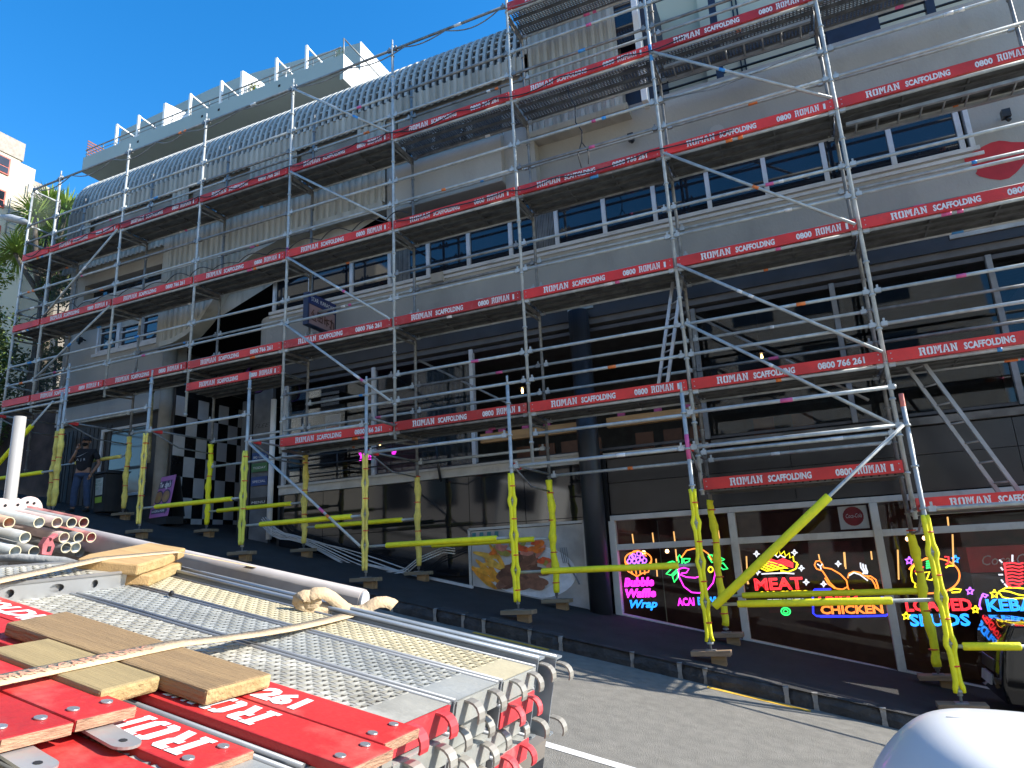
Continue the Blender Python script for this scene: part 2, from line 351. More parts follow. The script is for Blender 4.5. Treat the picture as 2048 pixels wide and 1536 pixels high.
b=MB(); b.box(9.55,.86,5.18,11.38,1.25,5.3); b.box(9.5,.9,5.3,9.6,1.3,8.9); P('panel_ledge',b,RIB)
b=MB(); b.box(9.6,1.2,5.3,11.3,1.4,8.9); P('panel_backing',b,CONC)
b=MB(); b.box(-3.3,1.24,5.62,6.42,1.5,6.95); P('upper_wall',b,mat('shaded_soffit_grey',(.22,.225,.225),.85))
# upper windows in the ribbed band
for a,c,n in [(-2.4,.4,4),(1.0,2.8,2),(4.2,5.7,2),(6.68,8.98,3)]:
    z0,z1=5.52,6.32
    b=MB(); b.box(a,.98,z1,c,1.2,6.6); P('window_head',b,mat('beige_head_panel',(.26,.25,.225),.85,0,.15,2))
    w_=(c-a)/n
    for i in range(n):
        x0=a+w_*i; x1=x0+w_; b=MB(); b.box(x0,1.10,z0,x0+.045,1.2,z1); b.box(x1-.045,1.10,z0,x1,1.2,z1); b.box(x0+.045,1.11,z0,x1-.045,1.2,z0+.04); b.box(x0+.045,1.11,z1-.05,x1-.045,1.2,z1)
        f=P('window',b,WFRAME); q=MB(); q.box(x0+.046,1.19,z0+.04,x1-.046,1.2,z1-.05); q.build('pane',DGLASS,f)
        if i%2==(0 if n!=3 else 1):   # open awning sash, tilted out
            q=MB(); q.add([(x0+.05,1.09,z1-.06),(x0+.09,1.09,z1-.06),(x0+.09,.86,z0+.06),(x0+.05,.86,z0+.06)],[(0,1,2,3)])
            q.add([(x1-.09,1.09,z1-.06),(x1-.05,1.09,z1-.06),(x1-.05,.86,z0+.06),(x1-.09,.86,z0+.06)],[(0,1,2,3)])
            q.add([(x0+.09,.9,z0+.1),(x1-.09,.9,z0+.1),(x1-.09,.86,z0+.06),(x0+.09,.86,z0+.06)],[(0,1,2,3)])
            q.build('open_sash',WFRAME,f)
            q=MB(); q.add([(x0+.09,1.09,z1-.07),(x1-.09,1.09,z1-.07),(x1-.09,.9,z0+.1),(x0+.09,.9,z0+.1)],[(0,1,2,3)]); q.build('sash_pane',DGLASS,f)
# curved ribbed parapet: quarter-round ribs with dark slots between
def rib_arc(x,wd,r0,r1,n=12,m=0,b=None):
    cy,cz=1.95,7.0; b=b or MB(); vs=[]
    for i in range(n+1):
        t=math.pi/2*i/n
        for r in (r0,r1):
            for xx in (x,x+wd): vs.append((xx,cy-r*math.cos(t)*1.05,cz+r*math.sin(t)*1.35))
    fs=[]
    for i in range(n):
        a=i*4; fs+=[(a+2,a+3,a+7,a+6),(a,a+2,a+6,a+4),(a+1,a+5,a+7,a+3)]
    fs.append((0,1,3,2)); b.add(vs,fs,m,False); return b
for i in range(80):
    x=-3.25+i*.1612
    if x>9.5: break
    o=rib_arc(x,.060,.93,1.03).build('parapet_rib',RIBTOP,bld)
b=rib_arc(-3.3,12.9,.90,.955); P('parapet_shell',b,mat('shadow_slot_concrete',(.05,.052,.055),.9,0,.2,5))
b=MB()
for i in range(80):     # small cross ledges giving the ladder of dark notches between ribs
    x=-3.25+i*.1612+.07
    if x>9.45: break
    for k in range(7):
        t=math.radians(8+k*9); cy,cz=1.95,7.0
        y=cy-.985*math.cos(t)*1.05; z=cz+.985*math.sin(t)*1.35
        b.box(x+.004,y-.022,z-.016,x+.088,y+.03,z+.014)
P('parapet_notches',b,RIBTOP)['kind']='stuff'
# dark shopfront fascia and upper shop storey
b=MB(); b.box(3.7,1.16,1.66,17.2,1.6,2.1); b.box(3.7,1.14,2.06,17.2,1.16,2.1); P('fascia',b,BLACK)
b=MB(); b.box(9.95,1.13,1.82,10.4,1.155,2.06); P('fascia_patch',b,mat('pale_grey_patch',(.38,.42,.42),.8))
b=MB(); b.box(15.6,1.13,1.8,17.0,1.155,2.04); P('fascia_patch',b,mat('pale_grey_patch',(.38,.42,.42),.8))
b=MB(); b.tube([(10.17,1.02,-3.4),(10.17,1.02,1.75)],.17,20); P('round_column',b,mat('column_charcoal',(.022,.026,.034),.45,0,.15,2))
b=MB(); b.box(9.96,1.19,-3.4,10.38,1.5,-.7); P('tiled_pier',b,TILE)
# restaurant glazing
b=MB(); b.box(12.05,1.14,-.74,16.9,1.36,-.64); P('dull_sill',b,mat('dull_sill',(.16,.16,.155),.6,0,.3,3))
b=MB(); b.box(3.75,1.14,-.78,9.98,1.36,-.62); b.box(10.36,1.14,-.74,12.0,1.36,-.66); b.box(3.75,1.10,-.64,9.98,1.3,-.60); P('shop_sill',b,SILL)
GL=glass('shop_glass',(.70,.73,.76),.0,refl=.7)
rx=[3.78,5.92,8.03,10.0,12.0,14.03,16.0,17.1]
for i,(a,c) in enumerate(zip(rx,rx[1:])):
    b=MB(); b.box(a-.035,1.2,-.6,a+.035,1.3,1.5)
    f=empty('shop_window',(0,0,0)); f.parent=bld; b.build('mullion',WFRAME if a<9 else mat('dull_grey_mullion',(.22,.23,.24),.6),f)
    b=MB(); b.box(a+.04,1.24,1.44,c-.04,1.3,1.5); b.build('head',mat('dark_head',(.08,.08,.085),.6),f); b=MB(); b.box(a+.04,1.24,-.6,c-.04,1.3,-.56); b.build('bottom_rail',mat('dark_head',(.08,.08,.085),.6),f)
    if i not in (2,3): 
        q=MB(); q.box(a+.04,1.262,-.55,c-.04,1.27,1.46); q.build('pane',GL,f)
b=MB(); b.box(3.7,1.21,1.56,17.2,1.4,1.66); P('head_rail',b,mat('grey_head_rail',(.11,.11,.11),.7))
# restaurant interior
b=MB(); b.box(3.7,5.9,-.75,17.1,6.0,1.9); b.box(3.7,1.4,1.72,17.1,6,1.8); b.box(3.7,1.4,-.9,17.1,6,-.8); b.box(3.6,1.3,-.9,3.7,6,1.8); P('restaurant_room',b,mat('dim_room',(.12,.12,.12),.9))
b=MB(); b.box(5.0,2.6,-.7,7.3,2.7,1.3); P('partition',b,mat('grey_partition',(.16,.17,.165),.8))
b=MB()
n=60; vs=[];fs=[]
for k in range(n+1):
    x=6.75+1.2*k/n; y=1.5+.05*math.sin(k*1.05)
    vs+=[(x,y,-.5),(x,y,1.3)]
for k in range(n): fs.append((2*k,2*k+2,2*k+3,2*k+1))
b.add(vs,fs,0,True); P('curtain',b,mat('grey_curtain',(.22,.23,.23),.8,0,.2,5))
b=MB()
for x0,x1 in [(8.12,9.95),(10.42,11.95)]: b.box(x0,1.3,-.22,x1,1.42,-.06)
P('timber_rail',b,ORW)
b=MB()
for x0 in [8.2,8.45,8.9,9.3,10.6,11.2,11.7]: b.box(x0,1.35,-.05,x0+.12,1.41,.02+.04*(x0*7%1))
P('table_item',b,mat('pink_box',(.6,.1,.25),.6))
for si,x0 in enumerate([8.3,8.75,9.2,9.65,10.6,11.1,11.55,12.6,13.2]):
    b=MB(); b.box(x0,2.2,-.5,x0+.32,2.5,-.46); b.box(x0,2.48,-.46,x0+.32,2.52,-.16)
    for dx in(.02,.28):
        for dy in (2.22,2.48): b.box(x0+dx-.015,dy,-.8,x0+dx+.015,dy+.03,-.5)
    b.build('stool',mat('brown_leather',(.22,.09,.04),.5),label=['first','second','third','fourth','fifth','sixth','seventh','eighth','ninth'][si]+' brown restaurant stool from the grey curtain, seen through the open windows',cat='stool',group='stools inside the restaurant')
for i,(x0,y0,z0,lab) in enumerate([(5.6,1.9,.15,'leftmost'),(7.45,2.0,.55,'beside the curtain'),(8.6,2.2,.85,'just right of the curtain'),(12.9,2.0,.75,'behind the glass on the right')]):
    t=empty('pendant_lamp',(x0,y0,z0),'small warm pendant bulb '+{'leftmost':'above the pink neon word','beside the curtain':'left of the grey curtain','just right of the curtain':'right of the grey curtain','behind the glass on the right':'behind the dark blue right hand window'}[lab],'lamp')
    b=MB(); b.tube([(0,0,.12),(0,0,1.5-z0)],.006,6); b.build('cord',CABLE,t)
    b=MB(); b.tube([(0,0,-.05),(0,0,.0),(0,0,.05)],.02,8,rs=[.015,.024,.012]); b.build('bulb',emis('warm_bulb',(1,.55,.2),6),t)
    b=MB(); b.tube([(0,0,.05),(0,0,.09),(0,0,.12)],.02,10,rs=[.09,.05,.015]); b.build('lamp_shade',BLACK,t)
# black railings outside the left restaurant windows
b=MB()
for z in (-.45,-.28,-.1,.08): b.tube([(4.0,1.08,z),(7.35,1.08,z)],.014,6)
b.tube([(7.35,1.06,.12),(7.38,1.06,-.5),(7.42,1.1,-.85)],.024,8)
for x in (4.0,5.2,6.4): b.tube([(x,1.08,.1),(x,1.08,-.6)],.014,6)
P('railing',b,BLACK)
# black glossy cladding below the restaurant, panel by panel
for i in range(6):
    a=3.75+i*1.04; c=a+1.03
    for (z0,z1) in [(-1.62,-.79),(-2.45,-1.63),(-3.3,-2.46)]:
        if z1<gz(a,1.2): continue
        b=MB(); b.box(a,1.205+.002*((i*3)%2),z0,c,1.25,z1); P('cladding_panel',b,TILE)
for i in range(5):
    a=10.4+i*1.36; c=a+1.352
    b=MB(); b.box(a,1.2,-1.13,c,1.25,-.76); P('cladding_panel',b,mat('charcoal_panel',(.018,.018,.02),.3,0,.3,2,spec=.6))
    b=MB(); b.box(a,1.205,-1.62,c,1.25,-1.138); P('cladding_panel',b,mat('charcoal_panel',(.018,.018,.02),.3))
b=MB(); b.box(3.7,1.25,-3.4,10.0,1.4,-.8); b.box(10.3,1.26,-1.64,17.1,1.4,-.8); P('cladding_backing',b,DARK)
# takeaway shop window on the right
def bot(x): return -3.13-.205*(x-10.4)
mx=[10.4,12.2,14.06,16.0,17.15]
for i,(a,c) in enumerate(zip(mx,mx[1:])):
    b=MB()
    b.box(a-.02,1.16,-1.72,c-.02,1.3,-1.64)                      # head
    b.box(a-.02,1.18,-2.17,c-.02,1.28,-2.08)                     # transom
    b.prism([(a-.05,1.15,bot(a)-.05),(a+.05,1.15,bot(a)-.07),(a+.05,1.15,-1.722),(a-.05,1.15,-1.722)],(0,.14,0))
    b.prism([(a+.051,1.15,bot(a)-.08),(c-.051,1.15,bot(c)-.08),(c-.051,1.15,bot(c)+.03),(a+.051,1.15,bot(a)+.03)],(0,.14,0))
    f=P('shopfront_window',b,SILL,bevel=.006)
    q=MB(); q.add([(a+.05,1.24,-2.08),(c-.05,1.24,-2.08),(c-.05,1.24,-1.72),(a+.05,1.24,-1.72)],[(0,1,2,3)]); q.build('pane',GL,f)
    q=MB(); q.add([(a+.05,1.24,bot(a)+.02),(c-.05,1.24,bot(c)+.02),(c-.05,1.24,-2.17),(a+.05,1.24,-2.17)],[(0,1,2,3)]); q.build('pane',GL,f)
b=MB(); b.prism([(10.36,1.2,-3.5),(17.15,1.2,-5),(17.15,1.2,bot(17.15)-.08),(10.36,1.2,bot(10.36)-.08)],(0,.2,0)); P('plinth',b,BLACK)
# takeaway interior
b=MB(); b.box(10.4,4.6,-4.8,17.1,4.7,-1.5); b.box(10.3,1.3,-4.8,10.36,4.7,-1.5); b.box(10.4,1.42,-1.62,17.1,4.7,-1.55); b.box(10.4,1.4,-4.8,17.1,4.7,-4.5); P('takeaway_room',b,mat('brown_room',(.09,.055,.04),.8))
b=MB(); b.box(12.3,4.45,-3.4,14.0,4.6,-2.2); b.box(15,4.3,-3.6,16.6,4.5,-2.0); P('wall_poster',b,mat('dark_red_poster',(.12,.02,.02),.5,0,.5,3))
f=empty('drinks_fridge',(15.25,2.6,-4.5),'red topped drinks fridge inside the takeaway window','fridge')
b=MB(); b.box(0,0,0,1.0,.7,1.75); b.build('cabinet',mat('fridge_black',(.03,.03,.03),.4),f)
b=MB(); b.box(0,-.02,1.76,1.0,.7,2.12); hd=b.build('header',mat('fridge_red',(.5,.015,.02),.4),f)
t=inst(text('Coca-Cola',.2,WPAINT,shear=.3,width=.72),'lettering',hd,(.14,-.025,1.86),XZ)
for i in range(7):
    b=MB(); b.tube([(0,0,-.03),(0,0,0),(0,0,.03)],.03,8,rs=[.02,.035,.02]); x=[10.62,10.95,11.8,12.75,14.5,14.75,16.0][i]
    o=b.build('ceiling_lamp',emis('warm_lamp',(1,.6,.28),4),label='round warm ceiling light in the takeaway, '+['above the bubble waffle neon','just right of the bubble waffle neon','above the palm leaves neon','above the yellow fries neon','left above the orange potato neon','right above the orange potato neon','above the drinks fridge'][i],cat='lamp',group='warm ceiling lights inside the takeaway'); o.location=(x,2.2+.3*(i%2),-2.22)
pb=MB(); pb.box(13.62,1.262,-2.05,13.98,1.27,-1.74); po=pb.build('window_poster',WPAINT,label='white poster with round red soft drink badge in upper window',cat='poster')
pb=MB(); pb.tube([(13.8,1.258,-1.88),(13.8,1.252,-1.88)],.13,20); bd=pb.build('badge',mat('badge_red',(.35,.02,.03),.5),po)
inst(text('Coca-Cola',.08,WPAINT,shear=.3,width=.2),'lettering',bd,(13.7,1.25,-1.9),XZ)
# end walls, roofs and mass behind
b=MB(); b.box(16.95,1.6,-5,17.2,9,5.46); b.box(-3.3,7,-1,3.6,9,8.2); b.box(3.6,6.2,-5,17.2,9,8.2); b.box(-3.3,2.0,6.9,9.6,9,8.25); P('building_mass',b,CONC)
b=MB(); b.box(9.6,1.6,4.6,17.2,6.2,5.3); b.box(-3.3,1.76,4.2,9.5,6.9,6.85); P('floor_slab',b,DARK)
# rounded sunlit right corner
pts=[(17.2,1.2,-5)]+[(17.2+.5*math.sin(a),1.7-.5*math.cos(a),-5) for a in [math.radians(t) for t in range(15,91,15)]]+[(17.7,4,-5),(17.2,4,-5)]
b=MB(); b.prism(pts,(0,0,10.4)); P('rounded_corner',b,CONC)
# roof terrace, top right
b=MB(); b.box(12.6,3.2,5.3,17.6,3.4,12); b.box(11.3,3.4,5.3,12.6,3.6,9.4); P('terrace_wall',b,CREAM)
b=MB(); b.box(11.35,1.5,5.98,17.1,1.62,6.2); P('pergola_beam',b,NAVY)
b=MB(); b.box(11.35,1.5,7.75,17.1,1.62,8.1); P('pergola_beam',b,NAVY)
for x in (12.9,14.5,16.1): b=MB(); b.bar((x,1.56,5.2),(x+.06,1.56,8.0),.12,.12); P('pergola_post',b,NAVY)
b=MB(); b.box(11.4,1.52,5.6,17.1,1.56,5.64); b.box(11.4,1.52,5.78,17.1,1.56,5.80); P('terrace_rail',b,BLACK)
b=MB(); b.box(10.8,.97,6.5,11.62,1.0,7.9); P('terrace_door_glass',b,DGLASS)
b=MB(); b.box(11.3,1.22,5.3,11.8,3.5,8.9); P('terrace_side_wall',b,NAVY)
b=MB(); b.box(11.62,.95,5.3,11.72,1.2,8.2); b.box(10.7,.9,7.9,11.7,1.2,8.1); P('terrace_door_frame',b,WPAINT)
b=MB()
for x in (13.25,13.33,14.9): b.box(x,3.16,5.5,x+.03,3.2,9)
P('downpipe',b,BLACK)
b=MB(); b.box(14.6,1.25,5.46,15.35,1.5,5.78); o=P('wall_unit',b,NAVY)
# ground floor left: dark wall, window, entrance recess
b=MB(); b.box(-3.4,1.3,-1.4,-1.75,1.6,1.45); b.box(-1.75,1.3,-1.4,-.2,1.6,-.42); b.box(-1.75,1.3,1.2,-.2,1.6,1.45); b.box(-.2,1.3,-1.4,.62,1.6,1.45); P('ground_floor_wall',b,mat('dark_brown_cladding',(.035,.032,.03),.6,0,.2,3,.2,30))
b=MB()
for i in range(13): b.box(-3.38+i*.15,1.285,-1.2,-3.26+i*.15,1.298,1.3)
P('cladding_boards',b,mat('dark_brown_cladding',(.035,.032,.03),.6))
b=MB(); b.box(-1.75,1.25,-.42,-1.68,1.34,1.2); b.box(-.27,1.25,-.42,-.2,1.34,1.2); b.box(-1.68,1.25,-.42,-.27,1.34,-.36); b.box(-1.68,1.25,1.14,-.27,1.34,1.2)
f=P('window',b,WFRAME); q=MB(); q.box(-1.68,1.3,-.36,-.27,1.31,1.14); q.build('pane',mat('pale_reflecting_glass',(.10,.11,.115),.08,0,.2,1),f)
b=MB(); b.tube([(.52,1.1,-1.3),(.52,1.1,2.8)],.15,16); P('entrance_column',b,mat('beige_column',(.30,.275,.23),.8,0,.15,2))
b=MB(); b.box(.2,1.2,-1.3,.36,1.3,1.6); P('door_jamb',b,mat('grey_jamb',(.16,.155,.15),.7))
b=MB(); b.box(.72,1.1,-1.6,.78,4.4,1.95); P('side_wall',b,BLACK)
tb=[MB() for _ in range(2)]
CW=.30
for r in range(8):
    for c in range(10):
        y0=1.12+c*CW; z0=1.66-(r+1)*.445
        if z0+.4<-1.28: continue
        b=MB(); b.box(.781,y0+.002,max(z0,-1.25)+.003,.792,y0+CW-.002,z0+.442); P('tile',b,[mat('white_tile',(.62,.63,.66),.25,0,.06,3),mat('black_tile',(.015,.015,.017),.2)][(r+c)%2])
b=MB(); b.box(.78,4.4,-1.8,3.7,4.5,2.0); b.box(.78,1.25,1.96,3.7,4.5,2.08); b.box(3.65,1.25,-1.9,3.75,4.5,2.0); P('entrance_recess',b,mat('dark_entry',(.06,.06,.06),.8))
b=MB(); b.box(2.0,4.3,-1.5,3.3,4.4,1.7); b.box(2.85,1.32,-1.7,3.35,1.4,1.6); P('entrance_panel',b,mat('grey_entry_panel',(.14,.145,.15),.7,0,.2,3))
b=MB(); b.box(2.55,1.3,-1.66,2.83,1.34,1.3); P('glazed_board',b,mat('board_black',(.02,.025,.03),.3))
inst(text('FLEET',.12,BLACK,shear=.3,width=.5),'lettering',bld,(2.88,1.315,.68),XZ)
for i,(c,z) in enumerate([((.02,.06,.2),.12),((.05,.16,.05),-.1),((.02,.06,.22),-.38),((.03,.03,.03),-.8)]):
    b=MB(); b.box(2.88,1.29,z-.14,3.3,1.318,z+.04); o=b.build('menu_board',mat('menu%d'%i,c,.5),label=['dark blue','green','bright blue','black'][i]+' menu board on the wall beside the entrance',cat='menu board')
    inst(text(['BBQ  COMBO','TODAY','SPECIAL','MENU'][i],.07,WPAINT,width=.34),'lettering',o,(2.92,1.288,z-.08),XZ)
# awning frame remnant, yellowish wrap above the entrance column
b=MB(); b.tube([(.2,.95,1.75),(.5,.85,1.95),(1.3,.95,1.95)],.05,6); b.tube([(.22,.95,1.8),(.2,1.0,.9),(.24,1.0,.2)],.04,6); P('torn_awning_wrap',b,mat('old_masking',(.42,.36,.18),.8,0,.3,8,.3,30))
# red painted blob on the wall
b=MB(); n=26; cx,cz=16.4,2.86
b.poly([(cx+.40*(1+.18*math.sin(3*t+1)+.1*math.sin(5*t))*math.cos(t),1.194,cz+.27*(1+.12*math.cos(4*t)+.1*math.sin(3*t))*math.sin(t)) for t in [2*math.pi*k/n for k in range(n)]])
P('painted_mark',b,mat('red_wall_paint',(.5,.03,.04),.7,0,.1,4))
# small wall fittings
for i,(x,z) in enumerate([(16.55,3.45),(11.35,4.75),(-1.2,5.75),(-2.6,3.55),(9.35,5.6)]):
    b=MB(); b.tube([(0,0,0),(0,-.12,.02)],.02,6); b.box(-.05,-.2,-.08,.05,-.1,.04); b.tube([(0,-.15,-.08),(.02,-.17,-.13)],.03,8)
    o=b.build('floodlight',BLACK,label=['small black floodlight right of the strip windows','black floodlight high on the grey wall near the tall standard','black floodlight on the far left rendered wall','black floodlight left of the low sash windows','black floodlight under the ribbed panel ledge'][i],cat='floodlight'); o.location=(x,1.2,z)
b=MB(); b.box(7.3,1.1,2.92,7.55,1.2,3.1); b.build('vent_box',CONC,label='small grey vent box on the wall under the strip windows',cat='vent')
b=MB(); b.tube([(12.75,1.1,4.42),(12.75,1.09,4.42)],.12,16); b.tube([(12.75,1.1,4.3),(12.8,1.2,4.2)],.01,6); b.build('wall_dish',CONC,label='small pale dish on the grey wall above the strip windows',cat='dish')
# ------------------------------------------------------------------ scaffold
sc=empty('scaffold',(0,0,0),'tall galvanised tube scaffold with red lettered toe boards across the whole facade','scaffold')
LV=1.82; RS=.455; BX=2.4; TR=.0262
def S(name,b,m,label=None): return b.build(name,m,sc,label=label)
def standard(x,y,z0,z1,m=None,spig=True,taper=False):
    b=MB(); b.tube([(x,y,z0),(x,y,z1)],TR,8)
    k=math.ceil((z0+.02)/RS)
    off=0
    while k*RS-.09<z1-.02:
        z=k*RS-.09
        if z>z0:
            b.tube([(x,y,z-.012),(x,y,z+.012)],.040,6)
        k+=1
    if spig: b.tube([(x,y,z1),(x,y,z1+.14)],.016,6)
    r=R_.random()
    if r<.35:
        zz=R_.uniform(z0+.5,z1-.8); b.tube([(x,y,zz),(x,y,zz+R_.uniform(.1,.35))],TR+.002,8,m=1)
    return S('standard',b,[m or GALV,R_.choice(TAPES)])
def pipe(name,p,q,r=.0242,m=None,ends=True,tape=.45,fl=False):
    b=MB(); p=Vector(p);q=Vector(q); b.tube([p,q],r,8)
    d=(q-p).normalized()
    if ends:
        for e,s_ in ((p,1),(q,-1)):
            c=e+d*s_*.05; b.bar(c-d*.035,c+d*.035,.05,.06); b.box(c.x-.012,c.y-.012,c.z-.02,c.x+.012,c.y+.012,c.z+.075)
    if fl:
        for e,s_ in ((p,1),(q,-1)): b.bar(e,e+d*s_*.16,.05,.012)
    if R_.random()<tape:
        t=R_.uniform(.3,.7); a=p.lerp(q,t); b.tube([a,a+d*R_.uniform(.05,.16)],r+.0015,8,m=1)
        if R_.random()<.4: b.tube([a+d*.17,a+d*.24],r+.0015,8,m=2)
    return S(name,b,[m or R_.choice([GALV,GALV,GALV,GALV2]),R_.choice(TAPES),R_.choice(TAPES)])
XE=-3.42
XSm=[XE]+[BX*k for k in range(-1,8)]
ztop={XE:7.45}
MIDB={-1:1.5,0:1.5,1:.78,2:-.2,3:-.22,4:-.9,5:-1.52,6:-2.0,7:-2.2,8:-2.4}
def top(x): return 7.42 if x<9 else 11.2
standard(XE,0,.2,7.25)
for k in range(-1,8): standard(BX*k,0,MIDB[k],top(BX*k), spig=True)
for x in XSm[1:]:
    standard(x,.67,gz(x,.67)+.17 if x>-.1 else .2,(7.0 if x<9 else 12.2),m=GALV2)
standard(XE,.67,.2,7.25,m=GALV2)
# rails and deck ledgers
lev=[(0,2),(1,-2),(2,-2),(3,-2),(4,4)]   # (level, first bay k)
def bays(k0):
    out=[]
    if k0<=-2: out.append((XE,-BX))
    for k in range(max(k0,-1),7): out.append((BX*k,BX*(k+1)))
    return out
for L_,k0 in lev:
    z=L_*LV
    for (a,c) in bays(k0):
        deckhi=(L_<3 or (L_==3) or a>9)
        for y,hs in ((0,(-.115,.42,.87)),(.67,(-.115,.36,.82))):
            for h in hs: pipe('ledger',(a+.02,y,z+h),(c-.02,y,z+h))
for (a,c) in bays(-2):
    if c<9.7: pipe('ledger',(a+.02,0,7.33),(c-.02,0,7.33),m=GALV2)
for x in XSm:
    for L_,k0 in lev:
        if L_==0 and x<4.7 or L_>=4 and x<9: continue
        z=L_*LV-.14
        b=MB(); b.bar((x,.02,z),(x,.65,z),.045,.05); b.bar((x,.02,z-.13),(x,.65,z-.09),.02,.03); S('transom',b,GALV2)
for x,y0 in ((XE,0),):
    for z in (6.35,5.9,4.5,4.05,2.7,2.25,7.3): pipe('end_rail',(x,.02,z),(x,.65,z),m=GALV,tape=0)
# decks
pk=MB(); pk.box(-1.14,-.105,-.012,1.14,.105,0); pk.box(-1.14,-.105,-.055,1.14,-.098,-.012); pk.box(-1.14,.098,-.055,1.14,.105,-.012)
pk.box(-1.14,-.098,-.055,1.14,-.08,-.05); pk.box(-1.14,.08,-.055,1.14,.098,-.05)
for x in (-1.1,-.37,.37,1.1): pk.box(x-.012,-.098,-.045,x+.012,.098,-.0125)
for k in range(26):
    x=-1.05+k*.084; pk.box(x-.012,-.1065,-.04,x+.012,-.1045,-.022,1)
PKM=pk.mesh('deck_plank',[DECK,DARK])
pk2=MB()
for k in range(46):
    x=-1.12+k*.0498; pk2.box(x-.008,-.098,-.01,x+.008,.098,0)
for k in range(6): pk2.box(-1.14,-.1+k*.038,-.011,1.14,-.1+k*.038+.012,-.001)
pk2.box(-1.14,-.105,-.055,1.14,-.098,0); pk2.box(-1.14,.098,-.055,1.14,.105,0)
MESHP=pk2.mesh('mesh_deck_plank',[DECK])
TIMB=MB().box(-1.14,-.105,-.04,1.14,.105,0).mesh('timber_deck',[WOODG])
def deck(a,c,z,kind=0,tilt=0):
    for j in range(3):
        me=PKM if kind==0 else (MESHP if kind==1 else PKM)
        inst(me,'deck_plank' if kind!=1 else 'mesh_deck_plank',sc,((a+c)/2,.115+j*.218,z-.06+R_.uniform(-.004,.004)),(0,0,0),((c-a-.06)/2.28,1,1))
for L_,k0 in lev:
    for (a,c) in bays(k0):
        kind=0
        if L_==3 and a>7 or L_==4 and a<13: kind=1
        deck(a,c,L_*LV,kind)
deck(2.4,4.8,1.365); deck(12,14.4,-1.365); deck(14.4,16.8,-1.82)
# toe boards with stencilled lettering
def glyphs():
    G={}
    G['R']=[[(0,0),(4.2,0),(4.2,1.5),(3.5,1.5),(3.5,8.5),(4.2,8.5),(4.2,10),(0,10),(0,8.5),(.9,8.5),(.9,1.5),(0,1.5)],[(4.7,10),(4.7,8.2),(6.3,8.2),(6.3,6.2),(4.7,6.2),(4.7,4.4),(5.6,4.4),(7.0,0),(9.8,0),(8.3,4.7),(9.0,5.6),(9.0,9),(8.0,10)]]
    G['O']=[[(1.8,0),(4.1,0),(4.1,1.9),(3.0,1.9),(3.0,8.1),(4.1,8.1),(4.1,10),(1.8,10),(.3,8.6),(.3,1.4)],[(4.9,0),(7.2,0),(8.7,1.4),(8.7,8.6),(7.2,10),(4.9,10),(4.9,8.1),(6.0,8.1),(6.0,1.9),(4.9,1.9)]]
    G['M']=[[(0,0),(3.3,0),(3.3,1.4),(2.9,1.4),(2.9,8.4),(1.9,10),(0,10),(0,8.5),(.8,8.5),(.8,1.4),(0,1.4)],[(3.3,8.8),(2.4,10),(4.4,10),(5.4,6.4),(5.4,2.0),(3.3,6.8)][::1],[(5.9,2.0),(5.9,6.4),(6.9,10),(8.9,10),(8.0,8.8),(8.0,6.8)],[(8.4,1.4),(8.0,1.4),(8.0,0),(11.3,0),(11.3,1.4),(10.5,1.4),(10.5,8.5),(11.3,8.5),(11.3,10),(9.4,10),(8.4,8.4)]]
    G['M'][1]=[(3.3,6.8),(5.4,2.0),(5.4,6.4),(4.4,10),(3.3,10)]; G['M'][2]=[(5.9,2.0),(8.0,6.8),(8.0,10),(6.9,10),(5.9,6.4)]
    G['A']=[[(0,0),(3.3,0),(3.3,1.4),(2.9,1.4),(4.7,8.0),(4.7,10),(3.2,10),(.7,1.4),(0,1.4)],[(5.3,10),(5.3,8.0),(7.0,1.4),(6.4,1.4),(6.4,0),(10,0),(10,1.4),(9.3,1.4),(6.8,10)],[(4.0,2.2),(6.0,2.2),(5.7,3.6),(4.3,3.6)]]
    G['N']=[[(0,0),(3.2,0),(3.2,1.4),(2.9,1.4),(2.9,9),(2.3,10),(0,10),(0,8.5),(.8,8.5),(.8,1.4),(0,1.4)],[(3.3,6.2),(6.3,0),(6.3,4.0),(3.3,10)],[(6.7,0),(8.8,0),(8.8,8.6),(9.6,8.6),(9.6,10),(5.9,10),(5.9,8.6),(6.7,8.6)]]
    return G
GLY=glyphs()
def stencil(word,h,gap=.9,wscale=1.0):
    b=MB(); x=0
    for ch in word:
        mx_=max(p[0] for q in GLY[ch] for p in q)
        for q in GLY[ch]: b.poly([((x+p[0]*wscale)*h/10,p[1]*h/10,0) for p in q])
        x+=mx_*wscale+gap
    return b,x*h/10
def board_text(kind,wl=2.3,h=.098):
    key=('board',kind)
    if key in TX: return TX[key]
    b,wd=stencil('ROMAN',h,.8,.8)
    def addtext(body,sz,x,width,dz=0):
        me=text(body,sz,WHITE,offset=.004*sz/.1,width=width); 
        o=len(b.v); b.v+=[(v.co.x+x,v.co.y+dz,0) for v in me.vertices]; 
        for p in me.polygons: b.f.append(tuple(i+o for i in p.vertices)); b.m.append(0); b.sm.append(False)
    addtext('SCAFFOLDING',.112,wd+.06,.53,.005)
    if kind=='R': addtext('0800',.112,1.30,.20,.005); 
    else: addtext('0800 766 261',.112,1.30,.56,.005)
    if kind=='R':
        c,w2=stencil('ROMAN',h,.8,.6); o=len(b.v); b.v+=[(v[0]+1.55,v[1],0) for v in c.v]; b.f+=[tuple(i+o for i in f) for f in c.f]; b.m+=c.m; b.sm+=c.sm
        addtext('1',.112,1.57+w2,.03,.005)
    TX[key]=b.mesh('lettering',WHITE); return TX[key]
REDS=[RED,REDF,RED,mat('bright_red_timber',(.75,.035,.03),.5,0,.1,3,stain=.25,stcol=(.5,.03,.03),sscale=4)]
